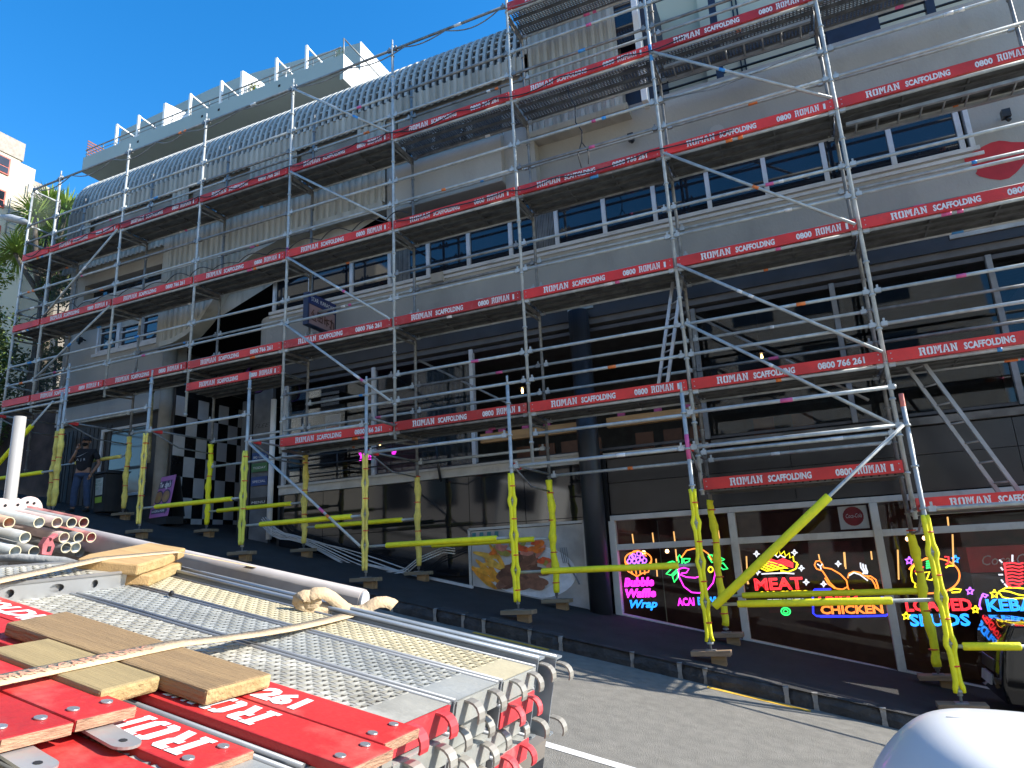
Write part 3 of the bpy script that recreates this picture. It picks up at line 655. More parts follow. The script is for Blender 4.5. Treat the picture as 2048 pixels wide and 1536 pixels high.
def toeboard(a,c,z,kind,m=None,text_on=True,tilt=0,y=-.035):
    ln=c-a-.06
    b=MB(); b.box(-ln/2,-.016,0,ln/2,.016,.15)
    for x in (-ln/2+.04,ln/2-.04):
        for zz in (.04,.11): b.tube([(x,-.0165,zz),(x,-.0195,zz)],.008,6,m=1)
    o=b.build('toe_board',[m or R_.choice(REDS),GALV],sc); o.location=((a+c)/2,y,z-.09); o.rotation_euler=(R_.uniform(-.02,.04),tilt+R_.uniform(-.004,.004),0)
    if text_on and ln>1.5: inst(board_text(kind),'lettering',o,(-ln/2+.34,-.0185,.026),XZ,(.97,1,1))
    return o
TB={0:{2:'7',3:'R',4:'R',5:'7',6:'R',7:'R'},1:{-1:'R',0:'R',1:'7',2:'7',3:'R',4:'R',5:'R',6:'7',7:'R'},2:{-1:'R',0:'7',1:'R',2:'R',3:'R',4:'7',5:'R',6:'R',7:'R'},3:{-1:'R',0:'R',1:'7',2:'R',3:'7',4:'R',5:'R',6:'R',7:'R'},4:{4:'R',5:'R',6:'R',7:'R'}}
for L_,d in TB.items():
    for k,t in [q for q in d.items() if q[0]<7]: toeboard(BX*k,BX*(k+1),L_*LV,t)
    if L_ in (1,2,3): toeboard(XE,-BX,L_*LV,'R',text_on=False)
toeboard(2.4,4.8,1.365,'R',m=RED); toeboard(12,14.4,-1.365,'R',m=RED); toeboard(14.4,16.8,-1.82,'R',m=RED)
# braces on the outer face (x0,z0)->(x1,z1)
for (x0,z0,x1,z1) in [(12.0,5.40,14.36,3.72),(12.03,3.58,14.36,1.80),(12.03,1.76,14.38,.05),(12.05,.86,14.36,-.88),(4.85,7.28,7.15,5.52),(4.85,5.38,7.15,3.72),(4.85,3.55,7.15,1.86),(4.85,2.2,7.15,.42),(-.05,5.38,-2.33,3.72),(-.05,3.55,-2.33,2.25)]:
    pipe('brace',(x0,-.05,z0),(x1,-.05,z1),.023,m=GALV,ends=False,tape=.8,fl=True)
for (x0,z0,x1,z1) in [(7.25,1.3,9.4,.0),(12.1,1.2,14.2,-.4)]: pipe('brace',(x0,.7,z0),(x1,.7,z1),.02,m=GALV2,ends=False,tape=0)
# outer base row, stepping down the hill
FT={-1:2.35,0:1.91,1:1.39,2:.97,3:.53,4:.17,5:-.29,6:-.79}
for k,zt in FT.items(): standard(BX*k,-.8,gz(BX*k,-.8)+.2,zt,spig=True)
b=MB(); b.tube([(14.4,-.8,-.98),(14.4,-.8,-.64)],.026,8); S('painted_spigot',b,mat('orange_spigot',(.8,.2,.12),.5,stain=.4,stcol=(.7,.6,.6),sscale=9))
step=lambda k: -.565-.457*k
UP={-1:1.28,0:.82,1:.37,2:-.10,3:-.545,4:-.99,5:-.99,6:-1.92}
for k in range(-1,7):
    if k<7:
        x0,x1=BX*k+.03,BX*(k+1)-.03
        pipe('base_ledger',(x0,-.8,UP[k]),(x1,-.8,UP[k]),m=GALV)
        pipe('base_ledger',(x0,.67,UP[k]-.0),(x1,.67,UP[k]-.0),m=GALV)
for k in (3,4,5): pipe('base_ledger',(BX*k+.03,-.8,UP[k]+.44),(BX*(k+1)-.03,-.8,UP[k]+.44),m=GALV) if k==5 else None
pipe('base_ledger',(12.03,-.8,-1.02),(14.37,-.8,-1.02),m=GALV) if False else None
pipe('base_ledger',(12.03,0,-.96),(14.37,0,-.96),m=GALV); pipe('base_ledger',(9.63,0,-.42),(11.97,0,-.42),m=GALV)
pipe('base_ledger',(7.23,-.8,.0),(7.23+.001,.64,.0),m=GALV2) 
for k in range(-1,7):
    x=BX*k; z=UP[min(k,6)]
    b=MB(); b.tube([(x,-.78,z+.03),(x,.65,z+.03)],.018,6); b.tube([(x,-.7,z+.0),(x,-.1,z-.22),(x,.65,z-.24)],.014,6)
    b.bar((x,-.77,z+.03),(x,-.5,z+.02),.05,.06,m=1)
    S('truss_transom',b,[GALV2,RED])
# foam covered base rails
def foamrail(p,q,f0,f1,r=.04,m=YEL,name='padded_rail'):
    p=Vector(p);q=Vector(q); b=MB(); b.tube([p,q],.02,8); a=p.lerp(q,f0); c=p.lerp(q,f1); d=(c-a).normalized()
    b.tube([a,a+d*.012,c-d*.012,c],r,12,m=1,rs=[r*.85,r,r,r*.85])
    e=a.lerp(c,.5)
    return S(name,b,[GALV,m])
for k in range(-1,7):
    x0,x1=BX*k+.03,BX*(k+1)-.03; z=step(k)
    if k>=1:
        if k==6: foamrail((x0,-.8,z),(x1-1.7,-.8,z),.12,.9)
        else: foamrail((x0,-.8,z),(x1,-.8,z),.14,.90 if k!=5 else .82)
    elif k<0: foamrail((x0,-.8,z),(x1,-.8,z),.1,.82)
    if k>=1 and k!=4 and k<6: foamrail((x0,.67,z),(x1,.67,z),.1,.88 if k!=5 else .99)
foamrail((-2.35,.67,.35),(-.1,.67,.35),.3,.95,m=YELO)
foamrail((14.36,-.85,-1.0),(12.1,-.85,-2.87),.38,1,r=.05,name='padded_brace')
foamrail((-.3,-.85,1.3),(-2.6,-.85,-.4),.25,1,r=.045,name='padded_brace')
pipe('base_brace',(4.9,-.85,-.14),(7.14,-.85,-1.93),.023,m=GALV,ends=False,tape=1,fl=True)
for k in range(1,6): pipe('base_ledger',(BX*k+.03,.67,gz(BX*k,.67)+1.35),(BX*(k+1)-.03,.67,gz(BX*k,.67)+1.35),m=GALV,tape=.2) if k in (1,) else None
# foam sleeves on standards
def sleeve(x,y,z0,z1,m,split=False,seed=0,lean=0):
    k_=seed
    rr=random.Random(seed); b=MB(); n=int((z1-z0)/.05); pts=[];rs=[]
    if split:
        for s_ in (-1,1):
            pts=[];rs=[]
            for i in range(n+1):
                z=z0+(z1-z0)*i/n; ph=((z+.09)/RS)%1; g=math.exp(-((min(ph,1-ph))/.11)**2); off=.020+.026*g
                pts.append((x+s_*off*.95,y-.028+.01*s_,z)); rs.append((.027 if k_%2==0 else .023) if i not in(0,n) else .018)
            b.tube(pts,.02,8,rs=rs)
    else:
        for i in range(n+1):
            z=z0+(z1-z0)*i/n; ph=((z+.09)/RS)%1; g=math.exp(-((min(ph,1-ph))/.15)**2)
            pts.append((x+rr.uniform(-.006,.006)+lean*math.sin(i*.35)*.012,y,z)); rs.append(.046+.018*g+rr.uniform(-.003,.003))
        rs[0]*=.8; b.tube(pts,.05,10,rs=rs)
    k=math.ceil(z0/RS)
    while k*RS+.12<z1:
        z=k*RS+.13+rr.uniform(-.03,.03)
        if z>z0+.05:
            r=.056 if not split else .050
            b.tube([(x,y-(.012 if split else 0),z-.007),(x,y-(.012 if split else 0),z+.007)],r,12,m=1)
        k+=1
    return S('foam_sleeve',b,[m,REDT])
fz={-1:(-.2,1.2),0:(None,.7),1:(None,.33),2:(None,-.25),3:(None,-.56),4:(None,-1.08),5:(None,-1.5),6:(None,-1.98)}
for k,(z0,z1) in fz.items():
    x=BX*k; zb=gz(x,-.8)+.23
    sleeve(x,-.8,zb,z1,[YELO,YELO,YELO,mat('lime_foam',(.70,.70,.10),.7,0,.1,6),YELO,YEL,YEL,YEL][k+1] if k<6 else YEL,split=(k>=1),seed=k,lean=1 if k<1 else 0)
for k,zt in {0:.75,1:.32,2:.42,3:.02,4:-1.05,5:-1.55,6:-2.15}.items():
    x=BX*k; sleeve(x,.67,gz(x,.67)+.22,(zt if k!=2 else .52) if k not in(2,3) else {2:-.15,3:-.78}[k],[YELO,YEL,YELO,YELO,YEL,YEL,YEL][k],seed=20+k,lean=1)
sleeve(-.25,-.72,gz(-.25,-.72)+.2,.7,YELO,seed=77,lean=1); standard(-.25,-.72,gz(-.25,-.72)+.15,1.5,spig=False)
# sole boards under every base plate
i=0
ORD=['highest up the hill','second from the top of the hill','third from the top of the hill','fourth down the hill','in front of the food poster','in front of the first neon window','beside the black car']
for row,y in ((0,-.8),(1,.67)):
    for k in range(0,7):
        x=BX*k; g0=gz(x,y); b=MB(); b.box(-.22,-.10,.075,.22,.10,.13)
        o=b.build('sole_board',WOODG if k<5 else mat('brown_sole_timber',(.33,.22,.13),.8,0,.2,6,stretch=(.5,5,3)),label=('kerb side' if row==0 else 'wall side')+' timber sole board of the scaffold, '+ORD[k],cat='sole board',group='sole boards under the scaffold legs',bevel=.004)
        o.location=(x,y,g0); q=MB(); q.box(.0,-.06,-.07,.16,.06,.074); q.build('packing_block',WOOD,o)
        q=MB(); q.box(x-.06,y-.06,g0+.131,x+.06,y+.06,g0+.14); q.tube([(x,y,g0+.14),(x,y,g0+.3)],.014,8); S('base_jack',q,GALV2)
# ladders
def ladder(p,q,wdir,label,n=None,m=ALU,wd=.3):
    p=Vector(p);q=Vector(q);wv=Vector(wdir).normalized()*wd/2
    o=empty('ladder',p,label,'ladder'); L=(q-p).length; b=MB(); 
    for s_ in (-1,1):
        b=MB(); b.bar(wv*s_,q-p+wv*s_,.045,.05,upv=(0,1,0)); b.build('stile',m,o)
    k=int(L/.25)
    for i in range(k):
        c=(q-p)*((i+.5)/k); b=MB(); b.tube([c-wv,c+wv],.013,6); b.build('rung',m,o)
    return o
ladder((11.55,.30,.0),(11.95,.38,1.72),(1,-.9,0),'pale aluminium ladder leaning between the two middle decks',wd=.22)
ladder((15.45,.38,-1.75),(14.72,.32,.0),(1,-.9,0),'grey aluminium ladder leaning below the lowest long deck on the right',m=mat('dull_aluminium',(.35,.36,.36),.5,.5),wd=.22)
DA=mat('dull_aluminium',(.35,.36,.36),.5,.5)
l=ladder((12.15,.36,5.22),(14.3,.36,5.22),(0,1,0),'grey ladder stowed flat under the deck near the navy pergola',m=DA,wd=.34)
l=ladder((14.5,.36,3.40),(16.9,.36,3.40),(0,1,0),'grey ladder stowed flat under the deck above the right hand windows',m=DA,wd=.34)
# draped cables and cords
def drape(name,pts,label,r=.008,m=CABLE,cat='cable',group=None):
    b=MB(); b.tube(pts,r,5); return b.build(name,m,label=label,cat=cat,group=group)
def festoon(x0,x1,zf,y,seg,sag,up=False,seed=1):
    rr=random.Random(seed); pts=[]; x=x0
    while x<x1:
        l=rr.uniform(.7,1.3)*seg; s_=rr.uniform(.5,1.2)*sag
        for i in range(8):
            t=i/8; pts.append((x+l*t,y-.02*math.sin(math.pi*t),zf+(1 if up else -1)*s_*math.sin(math.pi*t)+.01*math.sin(x*9+t*5)))
        x+=l
    return pts
drape('cable',festoon(-3.3,7.1,5.50,-.07,.8,.10,seed=1),'black cable looped along the highest long toe boards at left',.010)
drape('cable',festoon(7.3,11.9,5.46,-.075,1.0,.10,seed=2),'black cable looped along the upper toe boards right of the tall standard',.010)
drape('cable',festoon(-3.3,7.1,3.70,-.07,.62,.13,up=True,seed=3),'grey cable arching over the middle toe boards at left',.009,CABLE)
drape('cable',festoon(7.3,12.0,3.66,-.075,1.2,.09,seed=4),'black cable looped along the middle toe boards near the centre',.010)
drape('cable',festoon(-3.3,9.5,7.28,-.03,1.25,.16,seed=5),'thin dark cord hanging in loops from the topmost long tube',.012,GALV2,'cord')
drape('cable',[(10.6,.0,5.3),(10.62,-.02,5.1),(10.7,.0,4.9),(10.68,.02,4.6),(10.78,.0,4.4),(10.76,0,4.2),(10.68,0,4.0),(10.72,0,3.75)],'black cable hanging down beside the ribbed panel ledge',.010)
drape('cable',[(10.76,0,4.2),(10.86,0,4.0),(10.84,0,3.78)],'short black cable tail beside the hanging cable',.008)
drape('cable',[(12.1,-.04,4.5),(12.9,-.02,4.42),(13.6,-.02,4.5),(14.3,-.03,4.6)],'dark cord slung between tubes under the navy pergola',.008,GALV2,'cord')
# shade net on the left end
def netmat():
    m=bpy.data.materials.new('shade_net'); m.use_nodes=True; N=m.node_tree.nodes; L=m.node_tree.links; b=N['Principled BSDF']; b.inputs['Base Color'].default_value=(.03,.04,.05,1); b.inputs['Roughness'].default_value=.8
    b.inputs['Alpha'].default_value=.38; return m
NET=netmat()
for z0,z1,lab in ((3.65,7.3,'upper'),(1.85,3.5,'lower')):
    b=MB(); n=14; vs=[];fs=[]
    for i in range(n+1):
        for j in range(9):
            y=.0+.67*i/n; z=z0+(z1-z0)*j/8; vs.append((XE+.03+.03*math.sin(i*.9+j),y,z))
    for i in range(n):
        for j in range(8): a=i*9+j; fs.append((a,a+9,a+10,a+1))
    b.add(vs,fs); b.build('shade_net',NET,label=lab+' sheet of dark see-through netting on the far left end of the scaffold',cat='netting')
    b=MB(); vs=[];fs=[]
    for i in range(n+1):
        for j in range(9):
            x=XE+1.02*i/n; z=z0+(z1-z0)*j/8; vs.append((x,.72+.02*math.sin(i*.9+j),z))
    for i in range(n):
        for j in range(8): a=i*9+j; fs.append((a,a+9,a+10,a+1))
    b.add(vs,fs); b.build('shade_net',NET,label=lab+' sheet of dark netting behind the short left bay',cat='netting')
# white conduit and cable bundle
b=MB(); b.tube([(3.63,1.05,1.15),(3.63,1.05,-1.62)],.055,14); b.build('white_pipe',WPAINT,label='white vertical pipe on the wall left of the restaurant windows',cat='pipe')
cb=empty('cable_bundle',(3.65,1.0,-1.7),'bundle of loose white cables running along the wall base from the white pipe','cable bundle')
for i in range(9):
    rr=random.Random(i); pts=[]; 
    for t in [j/14 for j in range(15)]:
        x=3.62+3.2*t; zz=gz(x,1.0)+.18+.10*math.sin(t*3+i*.5)-.12*t+.02*i*math.sin(t*6)
        if t<.1: zz+=.25*(1-t*10)
        pts.append((x-3.65,-.02*i+.05*math.sin(t*4+i),zz+1.7))
    if i>5: pts+= [(pts[-1][0]+.3,-.2,pts[-1][2]+.18),(pts[-1][0]+.8,-.22,pts[-1][2]+.33),(pts[-1][0]+1.0,-.2,pts[-1][2]+.30)]
    b=MB(); b.tube(pts,.011,5); b.build('cable',WCABLE,cb)
b=MB(); b.bar((5.9,.95,gz(5.9,1)+.03),(8.15,.75,gz(8.15,.75)+.04),.05,.04); b.build('white_trunking',WCABLE,label='length of white trunking lying on the dark footpath',cat='trunking')
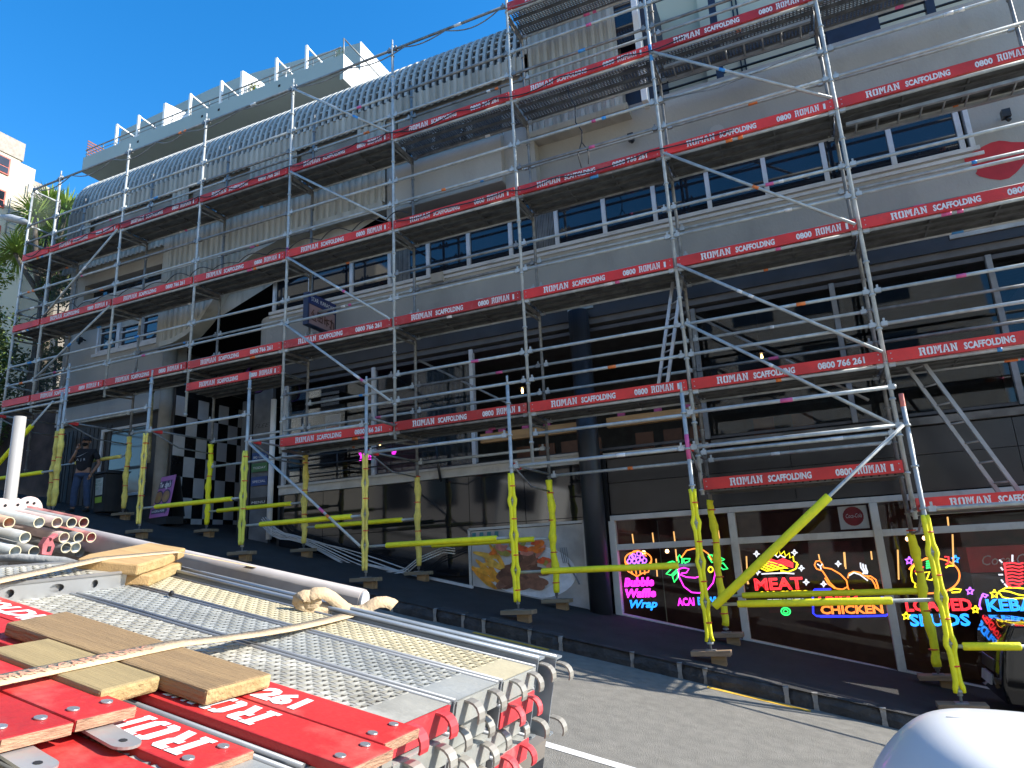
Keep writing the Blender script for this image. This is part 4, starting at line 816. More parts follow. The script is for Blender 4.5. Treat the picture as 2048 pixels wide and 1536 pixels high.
NEON={'waffle':[('orange',[(10.929,-2.328),(10.915,-2.364),(10.882,-2.395),(10.834,-2.419),(10.775,-2.433),(10.71,-2.436),(10.646,-2.428),(10.589,-2.409),(10.545,-2.381),(10.518,-2.346),(10.511,-2.309),(10.525,-2.273),(10.558,-2.242),(10.607,-2.218),(10.668,-2.204),(10.733,-2.201),(10.797,-2.21),(10.853,-2.23),(10.896,-2.258),(10.922,-2.292),(10.929,-2.328)]),('orange',[(10.509,-2.338),(10.545,-2.492),(10.602,-2.523),(10.677,-2.573),(10.761,-2.529),(10.861,-2.514),(10.926,-2.357)]),('orange',[(10.608,-2.247),(10.664,-2.192),(10.734,-2.186),(10.801,-2.218),(10.855,-2.278)]),('violet',[(10.647,-2.287),(10.638,-2.307),(10.621,-2.318),(10.601,-2.318),(10.587,-2.304),(10.582,-2.284),(10.59,-2.264),(10.608,-2.252),(10.627,-2.253),(10.642,-2.266),(10.647,-2.287)]),('violet',[(10.691,-2.346),(10.683,-2.366),(10.666,-2.378),(10.646,-2.377),(10.631,-2.364),(10.627,-2.343),(10.635,-2.323),(10.652,-2.312),(10.672,-2.313),(10.687,-2.326),(10.691,-2.346)]),('violet',[(10.688,-2.27),(10.68,-2.29),(10.663,-2.301),(10.643,-2.3),(10.629,-2.287),(10.624,-2.267),(10.632,-2.247),(10.65,-2.235),(10.669,-2.236),(10.684,-2.249),(10.688,-2.27)]),('violet',[(10.772,-2.235),(10.763,-2.255),(10.746,-2.267),(10.727,-2.266),(10.712,-2.253),(10.708,-2.232),(10.716,-2.213),(10.733,-2.201),(10.753,-2.202),(10.767,-2.215),(10.772,-2.235)]),('violet',[(10.752,-2.33),(10.744,-2.35),(10.727,-2.361),(10.708,-2.36),(10.693,-2.347),(10.689,-2.327),(10.697,-2.307),(10.714,-2.295),(10.734,-2.296),(10.748,-2.31),(10.752,-2.33)]),('violet',[(10.815,-2.295),(10.807,-2.314),(10.79,-2.326),(10.771,-2.325),(10.756,-2.312),(10.752,-2.292),(10.76,-2.272),(10.777,-2.26),(10.797,-2.261),(10.811,-2.274),(10.815,-2.295)]),('violet',[(10.85,-2.344),(10.842,-2.363),(10.825,-2.375),(10.806,-2.374),(10.791,-2.361),(10.787,-2.341),(10.795,-2.321),(10.812,-2.31),(10.832,-2.31),(10.846,-2.323),(10.85,-2.344)]),('violet',[(10.788,-2.369),(10.78,-2.389),(10.763,-2.401),(10.744,-2.4),(10.729,-2.387),(10.725,-2.367),(10.733,-2.347),(10.75,-2.335),(10.77,-2.336),(10.784,-2.349),(10.788,-2.369)]),('violet',[(10.716,-2.395),(10.708,-2.414),(10.691,-2.426),(10.671,-2.425),(10.657,-2.412),(10.652,-2.392),(10.661,-2.372),(10.678,-2.361),(10.697,-2.361),(10.712,-2.374),(10.716,-2.395)]),('violet',[(10.611,-2.343),(10.603,-2.362),(10.586,-2.374),(10.566,-2.373),(10.551,-2.36),(10.547,-2.34),(10.555,-2.32),(10.572,-2.308),(10.592,-2.309),(10.607,-2.322),(10.611,-2.343)]),('orange',[(10.596,-2.475),(10.61,-2.542)]),('orange',[(10.666,-2.478),(10.674,-2.544)]),('orange',[(10.736,-2.481),(10.737,-2.547)]),('orange',[(10.805,-2.483),(10.8,-2.549)])],'acai':[('pink',[(11.322,-2.448),(11.316,-2.596),(11.375,-2.744),(11.478,-2.829),(11.587,-2.841),(11.702,-2.808),(11.805,-2.703),(11.848,-2.579),(11.861,-2.471)]),('pink',[(11.32,-2.559),(11.427,-2.609),(11.557,-2.623),(11.672,-2.59)]),('pink',[(11.337,-2.486),(11.405,-2.47),(11.478,-2.492),(11.435,-2.545),(11.358,-2.551)]),('orange',[(11.384,-2.321),(11.471,-2.223),(11.586,-2.201),(11.697,-2.216),(11.782,-2.284),(11.826,-2.378)]),('green',[(11.317,-2.411),(11.245,-2.371),(11.146,-2.394),(11.221,-2.416),(11.314,-2.439)]),('green',[(11.311,-2.466),(11.214,-2.481),(11.129,-2.552),(11.204,-2.573),(11.309,-2.485)]),('green',[(11.305,-2.522),(11.221,-2.592),(11.24,-2.676),(11.295,-2.613),(11.312,-2.54)]),('green',[(11.338,-2.393),(11.327,-2.318),(11.359,-2.283),(11.391,-2.34),(11.383,-2.414)]),('green',[(11.413,-2.397),(11.419,-2.341),(11.513,-2.346),(11.491,-2.381),(11.422,-2.406)]),('green',[(11.897,-2.399),(11.958,-2.348),(12.008,-2.377),(11.951,-2.402),(11.894,-2.418)]),('green',[(11.91,-2.436),(11.984,-2.431),(12.037,-2.514),(11.973,-2.52),(11.916,-2.464)]),('green',[(11.78,-2.303),(11.835,-2.305),(11.869,-2.398),(11.822,-2.414),(11.777,-2.321)]),('yellow',[(11.824,-2.515),(11.815,-2.538),(11.797,-2.551),(11.777,-2.551),(11.762,-2.536),(11.758,-2.512),(11.768,-2.489),(11.786,-2.475),(11.806,-2.476),(11.821,-2.491),(11.824,-2.515)])],'meat':[('yellow',[(12.518,-2.356),(12.561,-2.358),(12.586,-2.306),(12.613,-2.36),(12.642,-2.273),(12.667,-2.345),(12.712,-2.267),(12.727,-2.348),(12.779,-2.28),(12.786,-2.351),(12.844,-2.301),(12.852,-2.372),(12.908,-2.33),(12.907,-2.4),(12.952,-2.376),(12.951,-2.446),(12.99,-2.465),(12.972,-2.534)]),('white',[(12.665,-2.363),(12.71,-2.347),(12.747,-2.384),(12.786,-2.351),(12.817,-2.379),(12.849,-2.389)]),('red',[(12.593,-2.448),(12.659,-2.407),(12.723,-2.436),(12.812,-2.408),(12.892,-2.444),(12.938,-2.48)]),('red',[(12.59,-2.469),(12.655,-2.431),(12.72,-2.459),(12.809,-2.433),(12.889,-2.466),(12.936,-2.496)]),('red',[(12.587,-2.49),(12.652,-2.456),(12.717,-2.482),(12.806,-2.457),(12.886,-2.489),(12.933,-2.512)]),('red',[(12.584,-2.511),(12.649,-2.48),(12.714,-2.504),(12.802,-2.482),(12.883,-2.511),(12.931,-2.527)]),('yellow',[(12.48,-2.514),(12.569,-2.562),(12.655,-2.56),(12.589,-2.536),(12.502,-2.479)]),('yellow',[(12.514,-2.494),(12.63,-2.55),(12.724,-2.552),(12.652,-2.521),(12.535,-2.463)]),('yellow',[(12.547,-2.474),(12.692,-2.538),(12.794,-2.544),(12.714,-2.506),(12.568,-2.447)]),('yellow',[(12.581,-2.455),(12.753,-2.527),(12.862,-2.537),(12.775,-2.491),(12.602,-2.431)]),('yellow',[(12.756,-2.569),(12.855,-2.59),(12.961,-2.551),(13.004,-2.483)]),('white',[(12.494,-2.603),(12.649,-2.6),(12.803,-2.6),(12.935,-2.616)]),('white',[(12.47,-2.278),(12.477,-2.311),(12.507,-2.323),(12.474,-2.332),(12.459,-2.364),(12.453,-2.331),(12.423,-2.319),(12.456,-2.31),(12.47,-2.278)]),('white',[(12.982,-2.286),(12.988,-2.318),(13.016,-2.33),(12.985,-2.339),(12.97,-2.37),(12.965,-2.338),(12.936,-2.326),(12.968,-2.317),(12.982,-2.286)]),('white',[(12.451,-2.532),(12.457,-2.564),(12.487,-2.576),(12.454,-2.585),(12.44,-2.617),(12.434,-2.585),(12.404,-2.573),(12.436,-2.564),(12.451,-2.532)]),('white',[(13.043,-2.504),(13.049,-2.535),(13.077,-2.547),(13.046,-2.556),(13.031,-2.587),(13.026,-2.555),(12.997,-2.544),(13.029,-2.535),(13.043,-2.504)]),('white',[(13.079,-2.695),(13.084,-2.726),(13.112,-2.737),(13.081,-2.746),(13.067,-2.777),(13.061,-2.746),(13.033,-2.735),(13.064,-2.725),(13.079,-2.695)])],'chicken':[('white',[(13.298,-2.728),(13.303,-2.759),(13.331,-2.77),(13.3,-2.779),(13.286,-2.809),(13.281,-2.778),(13.253,-2.767),(13.284,-2.758),(13.298,-2.728)]),('white',[(13.524,-2.465),(13.529,-2.496),(13.556,-2.507),(13.525,-2.516),(13.511,-2.546),(13.506,-2.515),(13.479,-2.504),(13.509,-2.495),(13.524,-2.465)]),('orange',[(13.325,-2.548),(13.316,-2.497),(13.29,-2.453),(13.24,-2.459),(13.213,-2.509),(13.233,-2.562),(13.302,-2.59)]),('orange',[(13.325,-2.548),(13.419,-2.569),(13.521,-2.641),(13.587,-2.728),(13.59,-2.811),(13.521,-2.846),(13.443,-2.832),(13.375,-2.754),(13.339,-2.668),(13.302,-2.59)]),('orange',[(13.321,-2.685),(13.356,-2.771),(13.427,-2.832)]),('white',[(13.251,-2.494),(13.287,-2.53),(13.316,-2.497)]),('white',[(13.287,-2.53),(13.289,-2.573)]),('orange',[(13.609,-2.7),(13.631,-2.641),(13.696,-2.617),(13.768,-2.633),(13.822,-2.681),(13.894,-2.684),(13.947,-2.731),(13.958,-2.809),(13.96,-2.873)]),('orange',[(13.844,-2.695),(13.899,-2.729),(13.925,-2.795),(13.936,-2.873)]),('white',[(13.627,-2.667),(13.694,-2.63),(13.764,-2.659),(13.849,-2.741)]),('orange',[(13.59,-2.824),(13.606,-2.877),(13.647,-2.852),(13.693,-2.872)]),('white',[(13.795,-2.502),(13.791,-2.568),(13.819,-2.622),(13.801,-2.654)]),('white',[(13.823,-2.517),(13.821,-2.569),(13.841,-2.623),(13.826,-2.655)]),('white',[(13.852,-2.531),(13.851,-2.571),(13.863,-2.624),(13.85,-2.656)]),('blue',[(13.378,-2.839),(13.168,-2.836),(13.139,-2.866),(13.102,-3.151),(13.14,-3.188),(13.546,-3.194)]),('blue',[(13.182,-3.197),(13.556,-3.199),(13.99,-3.195),(14.03,-3.168),(14.043,-3.08)]),('blue',[(14.043,-3.08),(14.029,-2.965),(13.969,-2.964)])],'spuds':[('orange',[(14.363,-2.617),(14.388,-2.587),(14.418,-2.559),(14.454,-2.535),(14.494,-2.515),(14.537,-2.499),(14.583,-2.489),(14.629,-2.483),(14.676,-2.483),(14.721,-2.488),(14.763,-2.499),(14.803,-2.514),(14.838,-2.533),(14.869,-2.557),(14.893,-2.584),(14.912,-2.613),(14.924,-2.645),(14.928,-2.678),(14.926,-2.712),(14.917,-2.745),(14.902,-2.777),(14.88,-2.808),(14.852,-2.836),(14.819,-2.861),(14.782,-2.882),(14.741,-2.9),(14.697,-2.912)]),('orange',[(14.529,-2.509),(14.58,-2.479),(14.64,-2.469)]),('orange',[(14.396,-2.873),(14.502,-2.926),(14.605,-2.923),(14.72,-2.913)]),('yellow',[(14.439,-2.556),(14.393,-2.618),(14.375,-2.694),(14.379,-2.771),(14.409,-2.797),(14.39,-2.841),(14.43,-2.842)]),('yellow',[(14.433,-2.658),(14.457,-2.723),(14.525,-2.662),(14.596,-2.652),(14.544,-2.751),(14.6,-2.759),(14.655,-2.705),(14.628,-2.666),(14.666,-2.642)]),('yellow',[(14.786,-2.609),(14.824,-2.585),(14.88,-2.587)]),('yellow',[(14.779,-2.896),(14.839,-2.873),(14.914,-2.888),(14.887,-2.918),(14.797,-2.922)]),('green',[(14.578,-2.524),(14.62,-2.513),(14.66,-2.546)]),('green',[(14.573,-2.552),(14.615,-2.541),(14.655,-2.574)]),('green',[(14.568,-2.579),(14.611,-2.568),(14.651,-2.602)]),('green',[(14.564,-2.607),(14.606,-2.596),(14.646,-2.63)]),('red',[(14.418,-2.645),(14.484,-2.635),(14.538,-2.586)]),('red',[(14.799,-2.47),(14.844,-2.472),(14.831,-2.547),(14.793,-2.571)]),('violet',[(14.393,-2.451),(14.4,-2.484),(14.431,-2.488),(14.403,-2.51),(14.404,-2.545),(14.38,-2.525),(14.35,-2.542),(14.363,-2.508),(14.342,-2.484),(14.375,-2.483),(14.393,-2.451)]),('sky',[(14.926,-2.457),(14.932,-2.489),(14.962,-2.493),(14.935,-2.515),(14.936,-2.549),(14.913,-2.53),(14.883,-2.546),(14.896,-2.513),(14.877,-2.49),(14.908,-2.488),(14.926,-2.457)]),('violet',[(15.013,-2.86),(15.019,-2.891),(15.048,-2.895),(15.021,-2.916),(15.022,-2.949),(15.0,-2.931),(14.971,-2.948),(14.984,-2.915),(14.965,-2.893),(14.996,-2.891),(15.013,-2.86)]),('yellow',[(14.238,-3.153),(14.245,-3.185),(14.276,-3.188),(14.248,-3.21),(14.25,-3.243),(14.226,-3.225),(14.195,-3.243),(14.209,-3.209),(14.188,-3.187),(14.22,-3.184),(14.238,-3.153)]),('yellow',[(15.031,-3.087),(15.037,-3.118),(15.066,-3.121),(15.039,-3.142),(15.04,-3.175),(15.018,-3.157),(14.989,-3.174),(15.002,-3.142),(14.984,-3.12),(15.014,-3.118),(15.031,-3.087)])],'kebab':[('red',[(15.439,-2.586),(15.526,-2.578),(15.596,-2.599),(15.64,-2.585)]),('red',[(15.435,-2.628),(15.518,-2.619),(15.587,-2.64),(15.632,-2.626)]),('red',[(15.431,-2.669),(15.51,-2.66),(15.579,-2.681),(15.624,-2.667)]),('red',[(15.428,-2.711),(15.502,-2.701),(15.571,-2.722),(15.616,-2.708)]),('red',[(15.424,-2.752),(15.494,-2.742),(15.563,-2.763),(15.608,-2.749)]),('red',[(15.42,-2.793),(15.486,-2.783),(15.555,-2.804),(15.6,-2.79)]),('red',[(15.416,-2.835),(15.478,-2.824),(15.547,-2.845),(15.592,-2.83)]),('red',[(15.441,-2.574),(15.421,-2.842),(15.468,-2.874),(15.553,-2.87)]),('white',[(15.395,-2.535),(15.42,-2.573)]),('white',[(15.393,-2.627),(15.408,-2.665)]),('white',[(15.349,-2.718),(15.397,-2.719)]),('white',[(15.37,-2.779),(15.384,-2.816)]),('white',[(15.392,-2.829),(15.416,-2.872)]),('white',[(15.545,-2.48),(15.528,-2.565)]),('yellow',[(15.6,-2.896),(15.498,-2.881),(15.404,-2.878),(15.315,-2.924),(15.34,-2.991),(15.43,-3.017),(15.526,-3.007),(15.577,-3.015)]),('yellow',[(15.333,-2.912),(15.426,-2.927),(15.513,-2.965),(15.584,-2.979)]),('violet',[(15.194,-2.969),(15.145,-2.943),(15.099,-3.015),(15.074,-3.088),(15.087,-3.137)]),('violet',[(15.121,-2.955),(15.157,-2.992),(15.186,-2.957)]),('yellow',[(15.272,-2.898),(15.278,-2.933),(15.31,-2.937),(15.281,-2.961),(15.281,-2.997),(15.257,-2.977),(15.225,-2.996),(15.24,-2.96),(15.219,-2.935),(15.253,-2.932),(15.272,-2.898)])],'tubes':[('warm',[(10.664,-1.931),(10.671,-2.077)]),('warm',[(10.983,-1.931),(10.987,-2.084)]),('warm',[(11.311,-1.932),(11.314,-2.083)]),('warm',[(11.641,-1.924),(11.643,-2.064)]),('warm',[(11.969,-1.953),(11.972,-2.083)]),('warm',[(11.311,-2.196),(11.311,-2.374)]),('warm',[(10.998,-2.322),(10.99,-2.584)]),('warm',[(12.321,-2.347),(12.288,-2.737)]),('warm',[(12.291,-2.684),(12.302,-2.737)]),('warm',[(11.656,-2.49),(11.646,-2.734)]),('warm',[(13.287,-2.366),(13.292,-2.444)]),('warm',[(13.621,-2.357),(13.602,-2.577)]),('warm',[(13.613,-2.354),(13.596,-2.547)]),('warm',[(13.949,-2.358),(13.943,-2.469)]),('warm',[(14.273,-2.354),(14.22,-2.74)]),('warm',[(14.601,-2.371),(14.599,-2.448)]),('warm',[(14.924,-1.963),(14.914,-2.085)]),('warm',[(14.94,-2.19),(14.877,-2.6)])]}
# ------------------------------------------------------------------ neon signs
NC={'orange':(1,.22,.03),'violet':(.45,.12,1),'pink':(1,.03,.75),'green':(.03,.9,.15),'yellow':(1,.75,.02),'white':(.9,.92,1),'red':(1,.03,.04),'blue':(.02,.03,1),'sky':(.02,.28,1),'warm':(1,.5,.15)}
def NM(c): return emis('neon_'+c,NC[c],1.6 if c not in('white','warm') else .8)
NL={'waffle':('neon_sign','neon bubble waffle sign, leftmost in the takeaway window','neon sign'),'acai':('neon_sign','neon acai bowl sign with green palm leaves behind the padded legs','neon sign'),
'meat':('neon_sign','neon meat on chips sign with red lettering and yellow fries','neon sign'),'chicken':('neon_sign','neon fried chicken sign with orange drumsticks and blue border','neon sign'),
'spuds':('neon_sign','neon loaded spuds sign with orange round potato','neon sign'),'kebab':('neon_sign','neon kebab sign with red meat stack at the right edge','neon sign'),'tubes':('light_sticks','thin warm light sticks hanging in the takeaway window','light')}
NO={}
for k,lines in NEON.items():
    x0=min(p[0] for _,l in lines for p in l); z0=min(p[1] for _,l in lines for p in l)
    o=empty(NL[k][0],(x0,1.36,z0),NL[k][1],NL[k][2]); NO[k]=(o,x0,z0)
    cols={}
    for c,l in lines: cols.setdefault(c,[]).append(l)
    for c,ls in cols.items():
        b=MB()
        for i,l in enumerate(ls): b.tube([(p[0]-x0,-.004*(i%3),p[1]-z0) for p in l],.0105 if c!='blue' else .014,6)
        b.build(c+'_tube' if k!='tubes' else 'light_stick',NM(c),o)
def ntext(key,body,x,z,wd,c,size,double=True,shear=0):
    o,x0,z0=NO[key]
    t=inst(text(body,size,NM(c),bevel=.0075 if size>.16 else .0048,width=wd,shear=shear),'neon_lettering',o,(x-x0,-.012,z-z0),XZ)
    q=inst(text(body,size,emis('glow_'+c,NC[c],.28),offset=.006,width=wd,shear=shear),'letter_glow',o,(x-x0,.004,z-z0),XZ)  # dim emissive letter fill added to imitate the neon's inner glow
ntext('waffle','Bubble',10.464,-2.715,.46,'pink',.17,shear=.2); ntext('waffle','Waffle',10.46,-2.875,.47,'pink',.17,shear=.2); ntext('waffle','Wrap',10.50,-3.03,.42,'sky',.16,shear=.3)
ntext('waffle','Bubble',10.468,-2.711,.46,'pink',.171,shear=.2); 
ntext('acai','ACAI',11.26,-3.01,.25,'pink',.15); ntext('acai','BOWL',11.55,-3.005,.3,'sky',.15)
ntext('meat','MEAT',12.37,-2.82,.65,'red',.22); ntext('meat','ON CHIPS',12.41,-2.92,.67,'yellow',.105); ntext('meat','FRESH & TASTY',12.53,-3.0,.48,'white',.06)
b=MB(); b.tube([(12.75+.06*math.cos(t*.4)-NO['meat'][1],0,-3.12+.05*math.sin(t*.4)-NO['meat'][2]) for t in range(17)],.009,6); b.tube([(12.75+.03*math.cos(t*.4)-NO['meat'][1],0,-3.12+.025*math.sin(t*.4)-NO['meat'][2]) for t in range(17)],.007,6); b.build('green_ring',NM('green'),NO['meat'][0])
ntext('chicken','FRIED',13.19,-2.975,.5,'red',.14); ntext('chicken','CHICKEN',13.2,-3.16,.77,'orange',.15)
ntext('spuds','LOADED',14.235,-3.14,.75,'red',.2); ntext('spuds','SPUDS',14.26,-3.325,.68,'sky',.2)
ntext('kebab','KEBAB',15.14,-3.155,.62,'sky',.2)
o=empty('neon_sign',(5.42,1.4,-.24),'pink neon script word hanging in the left restaurant window','neon sign')
inst(text("Yas     's",.2,NM('pink'),bevel=.010,shear=.3,width=.86),'neon_lettering',o,(0,0,0),XZ)
b=MB(); b.tube([(0,0,.17),(0,0,1.2)],.004,4); b.tube([(.8,0,.17),(.8,0,1.2)],.004,4); b.build('hanging_wire',CABLE,o)
# food poster
fp=empty('food_poster',(7.93,1.13,-1.7),'large food photo poster of a meal on a white plate beside the pier','poster')
def pp(x,z): return (x-7.93,z+1.7)
b=MB(); q=[(7.96,-2.62),(9.93,-3.02),(9.93,-1.73),(7.96,-1.73)]; b.prism([(x-7.93,0,z+1.7) for x,z in q],(0,.05,0)); b.build('poster_panel',mat('poster_grey_table',(.50,.49,.465),.5,0,.18,2.5,stain=.5,stcol=(.45,.38,.32),sscale=2),fp)
b=MB()
for (a,c) in (((7.93,-2.64),(9.96,-3.06)),((9.96,-3.06),(9.96,-1.70)),((9.96,-1.70),(7.93,-1.70)),((7.93,-1.70),(7.93,-2.64))):
    b.bar((a[0]-7.93,-.012,a[1]+1.7),(c[0]-7.93,-.012,c[1]+1.7),.04,.035,upv=(0,1,0))
b.build('poster_frame',SILL,fp)
def blob(cx,cz,rx,rz_,y,seed,ang=0,n=18,irr=.12):
    rr=random.Random(seed); ph=[rr.uniform(0,6) for _ in range(3)]
    o=[]
    for k in range(n):
        t=2*math.pi*k/n; r=1+irr*math.sin(2*t+ph[0])+irr*.7*math.sin(3*t+ph[1]); X=rx*r*math.cos(t); Z=rz_*r*math.sin(t)
        o.append((cx-7.93+X*math.cos(ang)-Z*math.sin(ang),y,cz+1.7+X*math.sin(ang)+Z*math.cos(ang)))
    return o
def clipz(pts):
    return [(x,y,max(z,(-2.62-(x)*.203)+1.7+.03)) for x,y,z in pts]
b=MB(); b.poly(clipz(blob(9.0,-2.42,.78,.42,-.004,1,irr=.02,n=30,ang=-.12)),0); b.poly(clipz(blob(8.88,-2.38,.66,.35,-.006,2,irr=.02,n=30,ang=-.12)),1)
b.build('printed_plate',[mat('plate_white',(.80,.82,.84),.5),mat('plate_inner',(.66,.68,.69),.5)],fp)
b=MB()
rr=random.Random(3)
for i in range(15): b.poly(clipz(blob(8.12+rr.random()*.36,-2.12-rr.random()*.42,.24,.042,-.008-.0006*i,i,ang=rr.uniform(-1.1,-.1),irr=.05)),i%3)
for i in range(26): b.poly(clipz(blob(8.5+rr.random()*.68,-2.22-rr.random()*.42,rr.uniform(.12,.19),rr.uniform(.06,.09),-.018-.0006*i,50+i,ang=rr.uniform(-.7,.7))),3+i%3)
for i in range(20): b.poly(blob(8.36+rr.random()*.9,-1.97-rr.random()*.17,rr.uniform(.06,.12),rr.uniform(.035,.06),-.031-.0005*i,90+i,ang=rr.uniform(-1,1)),6+i%4)
for i in range(4): b.poly(blob(9.15+rr.random()*.25,-2.2-rr.random()*.15,rr.uniform(.06,.11),rr.uniform(.03,.05),-.041-.0005*i,190+i,ang=rr.uniform(-1,1)),6+i%3)
b.build('printed_food',[mat('f%d'%i,c,.5,0,.2,12) for i,c in enumerate([(.90,.42,.04),(.80,.34,.03),(.95,.52,.08),(.20,.085,.05),(.28,.13,.08),(.13,.055,.035),(.85,.12,.03),(.42,.36,.07),(.72,.26,.18),(.9,.2,.02)])],fp)
b=MB()
for i in range(4): b.bar((1.62+i*.035,-.045,-.38),(1.66+i*.03,-.045,-.62),.008,.012,upv=(0,1,0))
b.bar((1.74,-.045,-.62),(1.9,-.045,-.95),.02,.02,upv=(0,1,0)); b.build('printed_fork',mat('fork_grey',(.2,.21,.22),.5),fp)
b=MB()
for i in range(4): b.poly([(.06+i*.14,-.02,-.06),(.13+i*.14,-.02,-.06),(.12+i*.14,-.02,-.14),(.05+i*.14,-.02,-.14)])
b.build('printed_cloth',mat('teal_print',(.05,.2,.22),.6),fp)
# karaoke box sign projecting from the wall
ks=empty('karaoke_sign',(5.03,.35,2.3),'dark blue projecting box sign with a pink panel below the strip windows','sign')
b=MB(); b.box(-.12,0,.0,0,.85,.66); b.build('sign_box',mat('navy_sign',(.02,.03,.075),.5),ks,bevel=.006)
b=MB(); b.box(.001,.04,.03,.006,.8,.42); b.build('sign_panel',mat('pink_panel',(.35,.22,.22),.5,0,.1,3),ks)
b=MB(); b.box(.001,.01,.44,.005,.84,.655); b.build('sign_header',mat('royal_blue_panel',(.015,.03,.14),.4),ks)
YZ=(math.pi/2,0,math.pi/2)
inst(text('STAR  KARAOKE',.12,WPAINT,width=.68),'lettering',ks,(.008,.08,.5),YZ)
b=MB(); rr=random.Random(5)
def stroke(b,x,a,c,w_): b.bar((x,a[0],a[1]),(x,c[0],c[1]),w_,.004,upv=(1,0,0))
for gx,ss in [(.09,[((0,.2),(.07,.3)),((0,.2),(.15,.17)),((.05,.24),(.12,.1)),((.0,.1),(.15,.08))]),(.27,[((0,.28),(.14,.26)),((0,.28),(.02,.14)),((.14,.26),(.14,.12)),((.02,.2),(.13,.19)),((.0,.12),(.15,.1)),((.07,.28),(.07,.1))]),(.47,[((.02,.26),(.02,.1)),((.08,.24),(.08,.08)),((.08,.16),(.15,.13)),((.0,.18),(.15,.22))]),(.64,[((0,.22),(.12,.2)),((.06,.26),(.04,.06)),((.12,.2),(.12,.06)),((.0,.1),(.05,.05))])]:
    for a,c in ss: stroke(b,.012,(gx+a[0],a[1]+.03),(gx+c[0],c[1]+.03),.022)
b.build('characters',mat('brown_print',(.12,.05,.04),.5),ks)
b=MB(); b.bar((-.06,.85,.5),(-.06,.9,.5),.04,.3); b.tube([(-.06,.2,.66),(-.06,.2,1.0)],.01,6); b.build('bracket',NAVY,ks)
# round projecting sign above the entrance
rs_=empty('round_sign',(3.36,.75,1.55),'round dark sign with purple ring above the entrance recess','sign')
b=MB(); b.tube([(-.05,0,0),(.05,0,0)],.30,32); b.build('sign_disc',BLACK,rs_)
b=MB(); b.tube([(.055+.0*math.cos(t),.26*math.cos(t),.26*math.sin(t)) for t in [2*math.pi*i/32 for i in range(33)]],.02,6,cap=False); b.build('purple_ring',mat('purple_ring',(.22,.08,.45),.4),rs_)
b=MB(); b.tube([(.05,.0,0),(.06,0,0)],.16,20); b.tube([(.06,-.04,.05),(.068,-.04,.05)],.04,10,m=1); b.build('sign_face',[mat('tan_face',(.3,.22,.12),.5,0,.3,9),BLACK],rs_)
# A-frame sign
af=empty('sandwich_board',(.86,.85,gz(.86,.8)),'pink and purple sandwich board with burger drawing on the footpath','sign',rot=(0,0,math.radians(-12)))
b=MB(); b.prism([(-.42,0,.16),(.32,0,.16),(.32,.12,1.02),(-.42,.12,1.02)],(0,.02,0)); b.build('front_board',mat('orchid_pink',(.42,.14,.38),.6,0,.06,3),af,bevel=.01)
b=MB(); b.box(-.44,-.03,.0,.34,.34,.15); b.prism([(-.42,.36,.16),(.32,.36,.16),(.32,.2,1.0),(-.42,.2,1.0)],(0,.02,0)); b.build('sign_base',RUBBER,af)
tl=math.atan2(.12,.86); RT=(math.pi/2-tl,0,0)
def onb(x,z,d=.004): return (x,(z-.16)*.1395-d,z)
def fill(z0,z1,x0,x1,mm,nm,d=.003):
    b=MB(); b.add([onb(x0,z0,d),onb(x1,z0,d),onb(x1,z1,d),onb(x0,z1,d)],[(0,1,2,3)]); b.build(nm,mm,af)
PUR=mat('deep_purple',(.04,.02,.08),.5)
fill(.76,.92,-.28,.24,PUR,'title_shadow'); inst(text("Tw  dge's",.17,WPAINT,offset=.004,width=.44,shear=.2),'lettering',af,onb(-.24,.78,.008),RT)
b=MB(); 
for cx in (-.18,.11):
    b.poly([onb(cx+.17*math.cos(t),.58+.15*math.sin(t),.004) for t in [2*math.pi*i/20 for i in range(20)]],0)
    b.poly([onb(cx+.14*math.cos(t),.58+.12*math.sin(t),.007) for t in [2*math.pi*i/20 for i in range(20)]],1)
    b.poly([onb(cx+.05*math.cos(t)+.03,.56+.05*math.sin(t),.010) for t in [2*math.pi*i/12 for i in range(12)]],2)
b.build('printed_burger',[PUR,mat('bun_brown',(.35,.17,.06),.5),mat('cheese',(.45,.25,.04),.5)],af)
fill(.24,.34,-.36,.18,PUR,'arrow_bar'); b=MB(); b.add([onb(.18,.2,.003),onb(.27,.29,.003),onb(.18,.38,.003)],[(0,1,2)]); b.build('arrow_head',PUR,af)
inst(text('BURGERS & MORE',.07,WPAINT,width=.5),'lettering',af,onb(-.34,.265,.008),RT)
# wheelie bin
bn=empty('wheelie_bin',(-.55,.75,gz(-.55,.8)),'black wheelie bin with white notice sheet and green label behind the person','bin',rot=(0,0,math.radians(-10)))
b=MB(); b.prism([(-.20,-.22,.06),(.20,-.22,.06),(.24,-.26,.86),(-.24,-.26,.86)],(0,.46,0)); b.build('bin_body',RUBBER,bn,bevel=.015)
b=MB(); b.prism([(-.26,-.29,.87),(.26,-.29,.87),(.24,-.2,.94),(-.24,-.2,.94)],(0,.5,0)); b.build('lid',RUBBER,bn,bevel=.01)
for s_ in (-.2,.2): b=MB(); b.tube([(s_-.02,.24,.07),(s_+.02,.24,.07)],.07,12); b.build('wheel',RUBBER,bn)
b=MB(); b.add([(-.12,-.252,.42),(.17,-.252,.42),(.18,-.268,.78),(-.13,-.268,.78)],[(0,1,2,3)]); nb=b.build('notice',mat('notice_sheet',(.45,.5,.47),.6),bn)
inst(text('012345\nRECYCLE\nONLY',.075,mat('notice_green',(.05,.2,.1),.6),width=.26),'lettering',nb,(-.105,-.275,.69),XZ)
b=MB(); b.add([(-.12,-.243,.26),(.16,-.243,.26),(.165,-.251,.38),(-.125,-.251,.38)],[(0,1,2,3)]); b.build('green_label',mat('lime_label',(.25,.4,.03),.6),bn)
